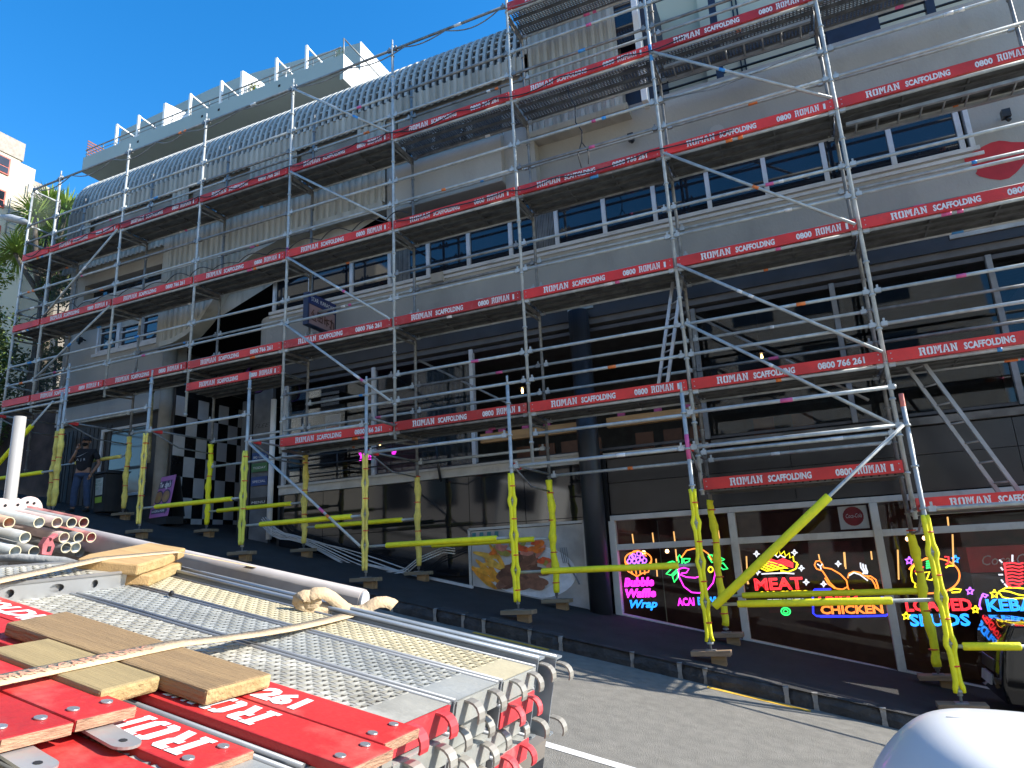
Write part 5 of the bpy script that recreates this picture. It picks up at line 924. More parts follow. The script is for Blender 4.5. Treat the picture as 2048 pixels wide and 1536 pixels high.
# coloured poster inside the left restaurant window
b=MB(); b.box(4.62,1.42,.15,5.0,1.425,.75,0); b.box(4.66,1.415,.2,4.96,1.42,.52,1); b.tube([(4.84,1.414,.34),(4.84,1.41,.34)],.09,14,m=2)
b.build('window_poster',[WPAINT,mat('poster_red',(.6,.06,.05),.5),mat('poster_blue',(.05,.07,.3),.5)],label='red white and blue poster inside the left restaurant window',cat='poster')
b=MB()
for z in (.98,1.1,1.2): b.box(4.5,1.43,z-.03,4.95,1.435,z+.03)
b.build('window_poster',WPAINT,label='white striped notice high inside the left restaurant window',cat='poster')
# ------------------------------------------------------------------ person
def skin(name,J,E,m,parent,sub=2,root=0):
    me=bpy.data.meshes.new(name); me.from_pydata([j[:3] for j in J],E,[]); me.materials.append(m)
    o=bpy.data.objects.new(name,me); COL.objects.link(o); o.parent=parent
    sk_=o.modifiers.new('skin','SKIN'); sk_.use_smooth_shade=True
    for i,j in enumerate(J):
        v=me.skin_vertices[0].data[i]; v.radius=(j[3],j[4] if len(j)>4 else j[3]); v.use_root=(i==root)
    s_=o.modifiers.new('sub','SUBSURF'); s_.levels=sub; s_.render_levels=sub; return o
px_,py_=-1.02,.42
man=empty('person',(px_,py_,gz(px_,py_)),'bearded person in dark cap, black t-shirt and jeans holding something to the mouth','person',rot=(0,0,math.radians(28)))
man.scale=(.93,.93,.93)
SK=mat('brown_skin',(.30,.16,.10),.55,0,.08,8)
J=[(0,0,.93,.13,.1),(0,0,1.12,.13,.095),(0,.0,1.34,.15,.10),(0,0,1.47,.055),(0,-.01,1.53,.055),(0,-.015,1.62,.078,.09),(0,-.015,1.70,.07,.085),
 (-.19,0,1.40,.055),(-.30,-.04,1.14,.042),(-.13,-.22,1.27,.034),(-.07,-.235,1.42,.028),
 (.19,0,1.40,.055),(.31,.06,1.13,.042),(.23,-.03,.92,.032),(.20,-.06,.86,.03),
 (-.10,0,.88,.085),(-.14,-.03,.48,.058),(-.15,.0,.09,.042),(.10,0,.88,.085),(.13,-.02,.48,.058),(.15,.02,.09,.042),(-.16,-.14,.04,.035),(.17,-.12,.04,.035)]
E=[(0,1),(1,2),(2,3),(3,4),(4,5),(5,6),(2,7),(7,8),(8,9),(9,10),(2,11),(11,12),(12,13),(13,14),(0,15),(15,16),(16,17),(0,18),(18,19),(19,20),(17,21),(20,22)]
skin('body',J,E,SK,man)
SH=mat('black_cotton',(.012,.013,.018),.9,0,.2,9,.3,20); JN=mat('blue_denim',(.035,.06,.12),.9,0,.15,8,.3,120,stain=.4,stcol=(.08,.12,.2),sscale=5)
skin('t_shirt',[(0,0,.90,.165,.125),(0,-.01,1.08,.168,.13),(0,0,1.33,.175,.118),(0,0,1.46,.075),(-.20,0,1.395,.082),(-.285,-.03,1.20,.066),(.20,0,1.395,.082),(.295,.04,1.20,.066)],[(0,1),(1,2),(2,3),(2,4),(4,5),(2,6),(6,7)],SH,man)
skin('jeans',[(0,0,.93,.15,.115),(-.10,0,.84,.10),(-.14,-.03,.48,.078),(-.15,0,.10,.07),(.10,0,.84,.10),(.13,-.02,.48,.078),(.15,.02,.10,.07)],[(0,1),(1,2),(2,3),(0,4),(4,5),(5,6)],JN,man)
for s_,yy in ((-.155,-.06),(.16,-.04)):
    b=MB(); b.tube([(s_,yy+.1,.035),(s_,yy,.05),(s_,yy-.1,.035),(s_,yy-.14,.025)],.04,10,rs=[.038,.05,.042,.02]); b.build('shoe',RUBBER,man)
b=MB(); b.tube([(0,0,1.655),(0,0,1.69),(0,0,1.73),(0,0,1.76)],.1,16,rs=[.103,.102,.088,.04]); b.add([(-.07,-.09,1.675),(.07,-.09,1.675),(.05,-.18,1.66),(-.05,-.18,1.66)],[(0,1,2,3),(3,2,1,0)]); b.build('cap',mat('dark_cap',(.02,.02,.025),.9),man)
b=MB(); b.tube([(0,-.05,1.585),(0,-.06,1.55),(0,-.055,1.52)],.06,12,rs=[.062,.06,.03]); b.build('beard',mat('black_hair',(.008,.007,.006),.9),man)
b=MB(); b.tube([(0,-.11,1.63),(0,-.125,1.61),(0,-.11,1.595)],.014,8,rs=[.008,.016,.01]); b.build('nose',SK,man)
for s_ in (-.032,.032): b=MB(); b.tube([(s_,-.098,1.645),(s_,-.106,1.645)],.010,8); b.build('eye',mat('dark_eye',(.02,.015,.01),.3),man)
for s_ in (-.088,.088): b=MB(); b.tube([(s_,-.01,1.60),(s_*1.08,-.005,1.625),(s_,-.0,1.65)],.014,6); b.build('ear',SK,man)
def hand(px,py,pz,dirv,name='hand'):
    b=MB(); d=Vector(dirv).normalized(); s_=d.cross(Vector((0,1,0))).normalized(); P0=Vector((px,py,pz)); b.tube([P0,P0+d*.04,P0+d*.08],.03,8,rs=[.026,.036,.03])
    for i in range(4):
        o_=s_*(-.024+.016*i); l=[.055,.07,.068,.05][i]; c=Vector((0,-.02,0)); b.tube([P0+d*.075+o_,P0+d*(.075+l*.6)+o_+c*.3,P0+d*(.075+l*.9)+o_+c*1.3],.008,6)
    b.tube([P0+d*.02-s_*.03,P0+d*.055-s_*.055,P0+d*.085-s_*.05],.009,6); return b.build(name,SK,man)
hand(-.07,-.235,1.42,(.25,.1,1)); hand(.20,-.06,.86,(-.2,-.2,-1))
b=MB(); b.tube([(-.045,-.24,1.50),(-.03,-.16,1.56)],.016,8); b.build('held_item',BLACK,man)
b=MB(); b.prism([(-.12,-.152,1.26),(-.04,-.154,1.27),(.13,-.150,1.37),(-.02,-.154,1.295)],(0,-.004,0)); b.build('shirt_stripe',mat('grey_print',(.35,.36,.38),.7),man)
inst(text('A  J  R',.07,mat('grey_print',(.35,.36,.38),.7),offset=.002,width=.2),'shirt_print',man,(-.1,-.158,1.17),XZ)
# ------------------------------------------------------------------ black car on the footpath
def carbody(prof,y0,y1,m,name,parent,inset=.10,nr=4,shr=.10):
    # prof: closed outline in x,z; rounded over the sides by shrinking the outline near y0,y1
    cx=sum(p[0] for p in prof)/len(prof); cz=sum(p[1] for p in prof)/len(prof)
    b=MB(); st=[]; 
    for i in range(nr+1):
        t=i/nr; st.append((y0+inset*(1-math.cos(t*math.pi/2))*.0+inset*(1-math.sin(math.pi/2*t))*0+inset*t*t*.5,1-shr*(1-math.sin(t*math.pi/2))))
    full=st+[((y0+y1)/2,1.004)]+[(y0+y1-a,s_) for a,s_ in st[::-1]]
    n=len(prof); vs=[]
    for y,s_ in full: vs+=[(cx+(p[0]-cx)*s_,y,cz+(p[1]-cz)*s_) for p in prof]
    fs=[]
    for i in range(len(full)-1):
        for k in range(n): fs.append((i*n+k,(i+1)*n+k,(i+1)*n+(k+1)%n,i*n+(k+1)%n))
    fs.append(tuple(range(n))); fs.append(tuple((len(full)-1)*n+k for k in range(n))[::-1])
    b.add(vs,fs,0,False); o=b.build(name,m,parent,bevel=.035); o.modifiers['bevel'].segments=4; o.modifiers['bevel'].angle_limit=.35
    for q in o.data.polygons: q.use_smooth=True
    return o
BPAINT=mat('glossy_black_car_paint',(.005,.005,.006),.07,0,.05,1,spec=.45,coat=.25)
def car(loc,label,paint,L=3.9,Wd=1.4,H=1.35,hood=.92,group=None,badge=None):
    o=empty('parked_car',loc,label,'car',rot=(0,SL,0))
    P1=[(0.05,.18),(0.0,.35),(0.0,.75),(.05,.93),(.30,hood+.02),(.95,hood+.03),(1.1,hood+.05),(L-.75,hood+.06),(L-.1,hood),(L,.7),(L,.3),(L-.4,.2),(.3,.2)]
    carbody(P1,-Wd/2,Wd/2,paint,'body',o,shr=.03)
    P2=[(.95,hood+.0),(1.5,H-.08),(1.8,H),(L-1.1,H),(L-.7,H-.1),(L-.35,hood+.02)]
    carbody(P2,-Wd/2+.08,Wd/2-.08,DGLASS,'windows',o,inset=.16)
    b=MB(); b.box(1.75,-Wd/2+.2,H-.035,L-1.1,Wd/2-.2,H+.015); b.build('roof',paint,o,bevel=.02)
    for x in (.72,L-.75):
        for s_ in (-1,1):
            b=MB(); y=s_*(Wd/2-.1); b.tube([(x,y-.09,.27),(x,y-.08,.27),(x,y+.08,.27),(x,y+.09,.27)],.28,24,rs=[.25,.28,.28,.25]); wh=b.build('wheel',RUBBER,o)
            b=MB(); b.tube([(x,y+s_*.085,.27),(x,y+s_*.097,.27)],.17,20); 
            for k in range(5): a=2*math.pi*k/5; b.bar((x,y+s_*.1,.27),(x+.16*math.cos(a),y+s_*.1,.27+.16*math.sin(a)),.03,.02,upv=(0,1,0))
            b.build('rim',ALU,wh)
    for s_ in (-1,1):
        b=MB(); b.tube([(.05,s_*(Wd/2-.25),.62),(.02,s_*(Wd/2-.25),.62)],.1,14,rs=[.11,.09]); b.build('headlight',mat('headlight_glass',(.5,.52,.55),.1,.3),o)
    b=MB(); b.box(-.01,-.3,.42,.03,.3,.55); b.build('grille',BLACK,o,bevel=.01)
    b=MB(); b.box(-.02,-.22,.28,0,.22,.38); b.build('number_plate',mat('plate_grey',(.4,.4,.4),.5),o)
    return o
car((14.72,-.08,gz(14.72,-.1)+.0),'glossy black car nose in under the scaffold reflecting neon',BPAINT,Wd=1.3,H=1.3,hood=.95)
# ------------------------------------------------------------------ pale car, bottom right
HP=mat('white_car_paint',(.78,.79,.78),.4,0,.02,1,coat=.35)
pc=empty('parked_car',(13.26,-5.14,rz(13.26,-5.14)-.10),'white car with long rounded bonnet at the bottom right corner','car',rot=(0,SL,0))
Wd=1.75
def hoodmesh():
    b=MB(); nx,ny=14,12; vs=[]; fs=[]
    for i in range(nx+1):
        for j in range(ny+1):
            v=-1+2*j/ny; u=i/nx
            x=-.02+1.55*u; x0=.30*abs(v)**2.2*(1-u)+.0
            z=1.02+.13*math.sin(min(u*1.6,1)*math.pi/2)-.10*abs(v)**3-(.30*(1-min(u*5,1))**2)
            y=v*Wd/2*(.93+.07*min(1,u*2)); vs.append((x+x0,y,z+.0+.012*math.cos(v*6)))
    for i in range(nx):
        for j in range(ny): a=i*(ny+1)+j; fs.append((a,a+ny+1,a+ny+2,a+1))
    n0=len(vs)
    # skirt down to the bumper
    ring=[(0,j) for j in range(ny+1)]+[(i,ny) for i in range(1,nx+1)]; ring=[(i,0) for i in range(nx,0,-1)]+ring
    base=[i*(ny+1)+j for i,j in ring]
    for dz,ds in ((.25,1.02),(.55,1.03),(.78,1.0)):
        for k in base: p=vs[k]; vs.append((p[0]-(.03 if p[0]<.35 else 0),p[1]*ds,max(.22,min(p[2],1.02)-dz)))
    m_=len(base)
    for r in range(3):
        a=base if r==0 else [n0+(r-1)*m_+q for q in range(m_)]; c=[n0+r*m_+q for q in range(m_)]
        for k in range(m_-1): fs.append((a[k],a[k+1],c[k+1],c[k]))
    b.add(vs,fs,0,True); return b
o=hoodmesh().build('bonnet',HP,pc); s_=o.modifiers.new('sub','SUBSURF'); s_.levels=1; s_.render_levels=2
carbody([(1.45,.3),(1.5,1.12),(2.3,1.62),(2.6,1.68),(4.6,1.66),(4.9,1.1),(4.95,.4),(4.5,.25)],-Wd/2+.03,Wd/2-.03,HP,'body',pc)
carbody([(1.56,1.13),(2.32,1.60),(2.36,1.56),(1.66,1.12)],-Wd/2+.16,Wd/2-.16,DGLASS,'windscreen',pc,inset=.05)
for v in (-.78,.78,.0):
    b=MB(); pts=[]
    for i in range(1,14):
        u=i/14; z=1.02+.13*math.sin(min(u*1.6,1)*math.pi/2)-.10*abs(v)**3-(.30*(1-min(u*5,1))**2); pts.append((-.02+1.55*u+.30*abs(v)**2.2*(1-u),v*Wd/2*(.93+.07*min(1,u*2)),z+.0125*math.cos(v*6)-.004))
    b.tube(pts[2:],.0028 if v else .0016,5); b.build('bonnet_seam',mat('seam_grey',(.25,.26,.27),.5),pc)
for x in (.75,4.2):
    for s_ in (-1,1):
        b=MB(); y=s_*(Wd/2-.12); b.tube([(x,y-.09,.28),(x,y+.09,.28)],.29,24); b.build('wheel',RUBBER,pc)
for s_ in (-1,1):
    b=MB(); b.tube([(.46,s_*.66,.90),(.38,s_*.62,.91),(.30,s_*.56,.905),(.25,s_*.48,.885)],.05,14,rs=[.015,.05,.048,.015]); b.build('headlight',mat('headlight_glass_blue',(.10,.16,.32),.06,.5,.4,18),pc)
# ------------------------------------------------------------------ flatbed truck and its load (local frame follows the street slope)
TM=Matrix.Rotation(SL,3,'Y')
TO=Vector((13.33928,-9.40754,-2.221))
def tw(x,y,z): return TO+TM@Vector((x,y,z))
def lo(dx,dy,D): return (1.0207*dx+.2003*D,dy,-.9797*D)
def tthing(name,l,label,cat,group=None,rz_=0):
    o=empty(name,tw(*l),label,cat,group); o.rotation_euler=(Matrix.Rotation(SL,3,'Y')@Matrix.Rotation(rz_,3,'Z')).to_euler(); return o
PT=-.441   # top of the plank stack
tk=tthing('flatbed_truck',(0,0,0),'flatbed truck carrying scaffold parts, white side rail and pale corner post','truck')
DK=PT-.30
b=MB(); b.box(-7.2,.15,DK-.06,-.78,2.28,DK-.004); b.build('deck',mat('truck_deck',(.16,.14,.12),.8,0,.2,3),tk)
b=MB(); b.box(-7.2,.5,DK-.22,-.9,.62,DK-.06); b.box(-7.2,1.8,DK-.22,-.9,1.92,DK-.06); b.box(-.86,.15,DK-.2,-.78,2.28,DK-.061); b.build('chassis',BLACK,tk)
RAILM=mat('worn_white_rail',(.36,.33,.315),.5,.1,.12,5,stain=.5,stcol=(.26,.2,.18),sscale=3)
ye=2.225; zt=-.41
b=MB(); xe=1.0207*-1.60+.09
b.box(-5.2,ye-.008,zt-.30,xe-.004,ye+.008,zt-.02); b.tube([(-5.2,ye,zt-.018),(xe,ye,zt-.018)],.030,12); b.box(-5.2,ye-.03,zt-.085,xe,ye+.0,zt-.02); b.build('side_rail',RAILM,tk)
b=MB(); b.prism([(xe,ye+.026*math.cos(t),zt-.030+.036*math.sin(t)) for t in [2*math.pi*k/20 for k in range(20)]],(.012,0,0)); b.build('rail_end_cap',mat('cap_white',(.6,.6,.6),.5),tk,bevel=.003)
p0=lo(-3.32,1.905,0); 
b=MB(); b.tube([(-3.16,1.935,-1.0),(-3.383,1.93,.074)],.025,14); po=b.build('corner_post',mat('pale_post',(.40,.39,.37),.45,.2,.06,4,stain=.3,stcol=(.4,.38,.36)),tk)
for x in (-6.0,-2.2):
    for y in (.35,2.05):
        b=MB(); b.tube([(x,y-.13,DK-.42),(x,y-.11,DK-.42),(x,y+.11,DK-.42),(x,y+.13,DK-.42)],.36,24,rs=[.3,.36,.36,.3]); b.build('wheel',RUBBER,tk)
b=MB(); b.box(-9.0,.15,DK-.4,-7.4,2.25,DK+1.35); b.build('cab',HP,tk,bevel=.12)
b=MB(); b.box(-9.03,.3,DK+.5,-8.99,2.1,DK+1.2); b.box(-8.6,.13,DK+.5,-7.7,2.27,DK+1.15); b.build('cab_window',DGLASS,tk)
# perforated steel planks
def perf(L=1.72,Wd=.238,nx=66,ny=8):
    b=MB(); x0=-L+.10; x1=-.10; px=(x1-x0)/nx; mg=.016; py=(Wd-2*mg)/ny; z=0
    def q(a,c,d,e,m=0): b.add([(a,d,z),(c,d,z),(c,e,z),(a,e,z)],[(0,1,2,3)],m)
    q(-L,x0,mg,Wd-mg); q(x1,0,mg,Wd-mg)
    for i in range(nx):
        for j in range(ny):
            a=x0+i*px; c=a+px; d=mg+j*py; e=d+py; big=(i+j)%2==0
            hw=px*(.27 if big else .20); hl=py*(.485 if big else .22)
            mx_=(a+c)/2; my=(d+e)/2; r=hw*.9; zz=z+(.0014 if big else -.001)
            O=[(a,d,z),(c,d,z),(c,e,z),(a,e,z)]
            sk_=px*.12; I=[(mx_-hw-sk_,my-hl,zz),(mx_+hw-sk_,my-hl,zz),(mx_+hw+sk_,my+hl,zz),(mx_-hw+sk_,my+hl,zz)]
            D=[(p[0],p[1],z-.012) for p in I]
            b.add(O+I+D,[(0,1,5,4),(1,2,6,5),(2,3,7,6),(3,0,4,7),(4,5,9,8),(5,6,10,9),(6,7,11,10),(7,4,8,11)],0)
    return b
def plankparts(root,sheetmesh,railm,endm,hookm,L=2.2,Wd=.225,h=.055,flip=False):
    if sheetmesh: inst(sheetmesh,'deck_sheet',root)
    for y0 in (0,.238-.018):
        inst(railm,'side_rail',root,(0,y0,0))
    inst(endm,'end_plate',root)
    for y0 in (.045,.238-.075): inst(hookm,'hook',root,(0,y0,0))
L_=1.72
PS=[perf().mesh('deck_sheet',m) for m in (STEELC,STEEL,mat('worn_steel_sheet',(.40,.385,.33),.5,.25,.12,7,.1,60,stain=.6,stcol=(.7,.68,.6),sscale=6))]
SOL=MB().box(-L_,.018,-.006,0,.22,-.001).mesh('deck_sheet',STEEL)
rb=MB(); rb.tube([(-L_,.009,-.001),(0,.009,-.001)],.0062,8); rb.box(-L_,.002,-.055,0,.008,-.004); rb.box(-L_,.002,-.055,0,.02,-.050)
RM=[rb.mesh('side_rail',m) for m in (mat('rail_galv',(.24,.25,.26),.5,.4,.1,8,stain=.3,stcol=(.25,.25,.26),sscale=5),)]
eb=MB(); eb.box(-.004,.012,-.055,.003,.226,-.002)
EM={'g':eb.mesh('end_plate',STEEL),'r':eb.mesh('end_plate',mat('chipped_red_steel',(.62,.05,.06),.5,.1,.15,8,stain=.5,stcol=(.55,.35,.33),sscale=10))}
def hookmesh(m):
    b=MB(); vs=[];fs=[]; n=8; pth=[(-.004,-.006)]+[(.014+.030*math.sin(t),-.036+.030*math.cos(t)) for t in [math.radians(a) for a in (0,22,44,66,90,108)]]
    for i,(x,z) in enumerate(pth):
        a=pth[max(i-1,0)];c=pth[min(i+1,len(pth)-1)]; dx,dz=c[0]-a[0],c[1]-a[1]; l=math.hypot(dx,dz); nx_,nz=-dz/l*.0022,dx/l*.0022
        for y in (0,.03):
            vs+=[(x+nx_,y,z+nz),(x-nx_,y,z-nz)]
    for i in range(len(pth)-1):
        a=i*4;c=a+4; fs+=[(a,c,c+2,a+2),(a+1,a+3,c+3,c+1),(a,a+1,c+1,c),(a+2,c+2,c+3,a+3)]
    e=(len(pth)-1)*4; fs+=[(e,e+1,e+3,e+2)]
    b.add(vs,fs,0,False); return b.mesh('hook',m)
HM={'g':hookmesh(mat('hook_steel',(.36,.34,.30),.45,.5,.12,9,stain=.5,stcol=(.3,.27,.24),sscale=9)),'r':hookmesh(EM['r'].materials[0])}
ORDY=['first from the side rail','second from the side rail','third from the side rail','fourth from the side rail','fifth from the side rail','sixth from the side rail']
for l in range(5):
    for j in range(6):
        y=1.652-.245*j + (.0 if l==0 else R_.uniform(-.015,.015)); 
        c='g' if l==0 and j!=2 else ('r' if l==0 else R_.choice('gggr'))
        x=-.70 if l==0 else -.72+.03*((l+j)%2)+R_.uniform(-.015,.02)
        z=PT-.06*l
        if l>0 and y<.3: continue
        o=tthing('scaffold_plank',(x,y,z),
          ['cream dusty perforated','grey perforated','worn perforated red ended','pale perforated','pale perforated','dusty perforated'][j]+' plank on top of the truck load, '+ORDY[j] if l==0 else
          ('red' if c=='r' else 'grey')+' ended plank in the '+['','second','third','fourth','lowest'][l]+' layer of the truck load, '+ORDY[j],'scaffold plank','steel scaffold planks stacked on the truck')
        plankparts(o,PS[[0,1,2,2,1,0][j]] if l==0 else SOL,RM[0],EM[c],HM[c])
# planks standing on edge at the far side
for i,(y,x) in enumerate([(1.925,-.71),(1.99,-.68)]):
    o=tthing('edge_plank',(x,y,PT+.012),['inner','outer'][i]+' grey steel plank standing on edge at the far side of the load','scaffold plank','planks standing on edge')
    b=MB(); b.box(-1.8,0,-.22,0,.004,0); b.box(-1.8,.004,-.006,0,.05,0); b.box(-1.8,.004,-.22,0,.05,-.214); b.tube([(-1.8,.004,.0),(0,.004,.0)],.008,6); b.build('channel',mat('bluish_galv',(.36,.40,.43),.35,.5,.08,9,stain=.4,stcol=(.46,.48,.5),sscale=8),o)
    b=MB()
    for k in range(11): b.box(-1.75+k*.16,.012,.0005,-1.75+k*.16+.07,.022,.0015)
    b.build('slots',DARK,o)
    h=inst(HM['g'],'hook',o,(0,.01,-.01)); h=inst(HM['g'],'hook',o,(0,.01,-.16))
# red toe boards lying on the load
def redboard(dx,dy,D,ln,label,word=None,wx=0,num=None,plates=(),wd=.112,th=.018,rz_=0,flip=True,m=None):
    l=lo(dx,dy,D); o=tthing('loose_toe_board',l,label,'toe board','loose red toe boards on the truck',rz_)
    b=MB(); b.box(-ln,0,-th,0,wd,0); m_=m or REDF; q=b.build('board',[m_],o,bevel=.003)
    b=MB(); b.box(-.001,.002,-th+.001,.0012,wd-.002,-.001); b.build('sawn_end',mat('bare_timber_end',(.42,.24,.15),.85,0,.2,30,.4,80,stretch=(1,1,4)),o)
    for y in (.022,wd-.025): b=MB(); b.tube([(-.04,y,0),(-.04,y,.003)],.009,10); b.build('rivet',ALU,o)
    if word:
        s_,w2=stencil(word,.078,.9,.85); t=inst(s_.mesh('lettering',WHITE),'lettering',o,(wx,wd-.016 if flip else .016,.0012),(0,0,math.pi if flip else 0))
    if num: inst(text(num,.085,WHITE,offset=.005,width=.115,shear=-.15),'lettering',o,(wx,.018,.0012)); inst(text('SCAFFOLDING',.09,WHITE,offset=.004,width=.55),'lettering',o,(wx-1.15,.02,.0012))
    for (x,y,a) in plates:
        b=MB(); n=10; pts=[(.0,-.022,0)]+[(.09+.022*math.sin(t),-.022*math.cos(t),0) for t in [math.pi*i/n for i in range(n+1)]]+[(.0,.022,0)]
        b.prism(pts,(0,0,.004)); pl=b.build('end_bracket',mat('bracket_steel',(.42,.42,.40),.45,.5,.1,9,stain=.4,stcol=(.55,.2,.18),sscale=12),o); pl.location=(x,y,-th-.006); pl.rotation_euler=(0,0,a)
        b=MB(); b.tube([(.085,0,.0042),(.085,0,.005)],.006,8); h=b.build('bolt_hole',DARK,o); h.location=(x,y,-th-.006); h.rotation_euler=(0,0,a)
    return o
redboard(-.712,1.052,.432,1.7,'red toe board with white 261, farthest of the loose boards',num='261',wx=-.315)
redboard(-.69,.935,.432,1.7,'red toe board with white upside-down lettering beside the 261 board',word='ROMAN',wx=-.225,plates=[(-.02,.03,-.15)])
redboard(-.845,.785,.438,1.6,'lower red toe board with white upside-down lettering in front of the timber ends',word='ROMAN',wx=-.06,plates=[(-.03,.03,-.1)])
redboard(-.80,.66,.445,1.6,'plain red toe board under the paired worn boards',plates=[(-.03,.05,-.2)],m=REDF)
redboard(-1.04,.74,.41,1.5,'far one of two plain worn red boards on top at lower left',plates=[(-.02,.045,-.12)],wd=.102)
redboard(-1.035,.633,.41,1.5,'near one of two plain worn red boards on top at lower left',plates=[(-.03,.03,-.1)],wd=.102)
# timber blocks
def timber(pts,th,label,D,m=WOOD,name='timber_offcut',grp=None):
    c=[lo(p[0],p[1],D) for p in pts]; o=tthing(name,c[0],label,'timber block',grp)
    P0=Vector(c[0]); vs=[Vector(p)-P0 for p in c]; n=len(vs)
    b=MB(); b.prism([(v.x,v.y,-th) for v in vs],(0,0,th)); b.m=[0]*len(b.m); b.m[3]=1
    b.build('block',[m,WOODE],o,bevel=.006); return o
timber([(-1.59,.955),(-1.01,.955),(-1.015,1.118),(-1.64,1.118)],.028,'longer brown timber offcut under the strap, beside the steel planks',.40,WOOD)
timber([(-1.42,.825),(-1.104,.825),(-1.119,.951),(-1.44,.951)],.028,'shorter brown timber offcut lying against the red boards',.40,mat('sawn_pine_olive',(.34,.255,.12),.75,0,.12,5,.3,60,col2=(.24,.18,.085),stretch=(.35,6,3)))
timber([(-2.13,1.55),(-2.05,1.675),(-2.26,1.98),(-2.36,1.93)],.038,'lower pale timber block under the strap near the side rail',.41,mat('fresh_pine',(.50,.32,.14),.7,0,.1,5,.2,60,col2=(.38,.24,.10),stretch=(1,6,3)))
timber([(-2.16,1.49),(-2.02,1.60),(-2.15,1.81),(-2.34,2.06),(-2.49,2.01),(-2.24,1.58)],.036,'upper pale timber block under the strap near the side rail',.37,mat('fresh_pine',(.66,.44,.20),.7))
# steel plank lying across the load
A=Vector(lo(-2.07,1.60,.402))
cp=empty('cross_plank',tw(*A),'silver steel plank lying across the load below the tube ends, round holes in its side','scaffold plank')
cp.rotation_euler=(Matrix.Rotation(SL,3,'Y')@Matrix.Rotation(math.radians(103),3,'Z')).to_euler()
rl=MB()
def holed(b,x0,x1,z0,z1,y,holes):
    xs_=x0
    for hx,hr,hz in holes+[(None,0,0)]:
        if hx is None: b.add([(xs_,y,z0),(x1,y,z0),(x1,y,z1),(xs_,y,z1)],[(0,1,2,3)]); break
        b.add([(xs_,y,z0),(hx-hr*1.3,y,z0),(hx-hr*1.3,y,z1),(xs_,y,z1)],[(0,1,2,3)])
        n=16; ov=[]; iv=[]
        for k in range(n):
            t=2*math.pi*k/n+math.pi/n*0; cx_,sz=math.cos(t),math.sin(t); s_=1/max(abs(cx_),abs(sz)); iv.append((hx+hr*cx_,y,(z0+z1)/2+hz*sz)); ov.append((hx+hr*1.3*cx_*s_,y,(z0+z1)/2+(z1-z0)/2*sz*s_))
        b.add(ov+iv,[(k,(k+1)%n,n+(k+1)%n,n+k) for k in range(n)]); xs_=hx+hr*1.3
holed(rl,-2.2,0,-.05,0,0,[(-.42-.34*i,.014,.011) if i%1==0 else 0 for i in range(5)][::-1]+[(-.27,.026,.012),(-.13,.013,.012)])
rl.box(-1.72,.012,-.048,0,.017,-.001); rl.tube([(-2.2,.002,0),(0,.002,0)],.006,6); rl.box(-2.2,-.001,-.056,0,.015,-.051)
rl.build('side_rail',ALU,cp); inst(PS[2],'deck_sheet',cp,(0,.0,0)); o=rl.build('side_rail',ALU,cp); o.location=(0,.21,0)
inst(EM['r'],'end_plate',cp); inst(HM['r'],'hook',cp,(0,.01,0)); inst(HM['g'],'hook',cp,(0,.16,0))
None
# straps
def ribbon(name,pts,wd,m,label,cat='strap',up=(0,0,1),parent=None):
    b=MB(); P_=[Vector(p) for p in pts]; vs=[]
    for i,p in enumerate(P_):
        d=(P_[min(i+1,len(P_)-1)]-P_[max(i-1,0)]).normalized(); s_=d.cross(Vector(up)); 
        s_=s_.normalized() if s_.length>1e-4 else Vector((1,0,0))
        vs+=[p-s_*wd/2,p+s_*wd/2]
    b.add([tw(*v) for v in vs],[(2*i,2*i+1,2*i+3,2*i+2) for i in range(len(P_)-1)],0,True)
    o=b.build(name,m,parent,label=label,cat=cat); 
    q=o.modifiers.new('solid','SOLIDIFY'); q.thickness=.0015; return o
STRAP=mat('sandy_webbing',(.55,.41,.25),.85,0,.1,14,.3,120,stain=.3,stcol=(.6,.36,.22),sscale=18)
def lerp3(a,c,t): return tuple(a[i]+(c[i]-a[i])*t for i in range(3))
A1=lo(-1.19,.46,.397);B1=lo(-1.231,.742,.397);C1=lo(-1.275,1.12,.397);D1=lo(-1.44,1.92,.443)
sp=[lerp3(A1,B1,t/4) for t in range(4)]+[lerp3(B1,C1,t/4) for t in range(4)]+[(p[0]+.0,p[1],p[2]-.010*math.sin(math.pi*t/10)) for t,p in [(t,lerp3(C1,D1,t/10)) for t in range(11)]]
st=ribbon('load_strap',sp,.050,STRAP,'sandy webbing strap with faint red print stretched over the timber and planks')
# printed red figures along the strap
tmsh=text('0800 766 261   ROMAN SCAFFOLDING',.034,mat('strap_red',(.62,.28,.18),.8))
o=bpy.data.objects.new('printed_text',tmsh); COL.objects.link(o); o.parent=st
xa=Vector(tw(*C1))-Vector(tw(*A1)); xa.normalize(); za=(TM@Vector((0,0,1))); za=(za-xa*za.dot(xa)).normalized(); ya=za.cross(xa)
p=Vector(tw(*A1))-ya*.008+za*.003+xa*.02
o.matrix_world=Matrix(((xa.x,ya.x,za.x,p.x),(xa.y,ya.y,za.y,p.y),(xa.z,ya.z,za.z,p.z),(0,0,0,1)))
E1=lo(-1.86,.95,.392);F1=lo(-2.14,1.56,.368);G1=lo(-2.24,1.93,.366);H1=lo(-2.12,2.24,.415)
ribbon('load_strap',[lerp3(E1,F1,t/6) for t in range(6)]+[lerp3(F1,G1,t/5) for t in range(5)]+[lerp3(G1,H1,t/5) for t in range(6)],.044,STRAP,'sandy webbing strap over the cross plank and pale blocks')
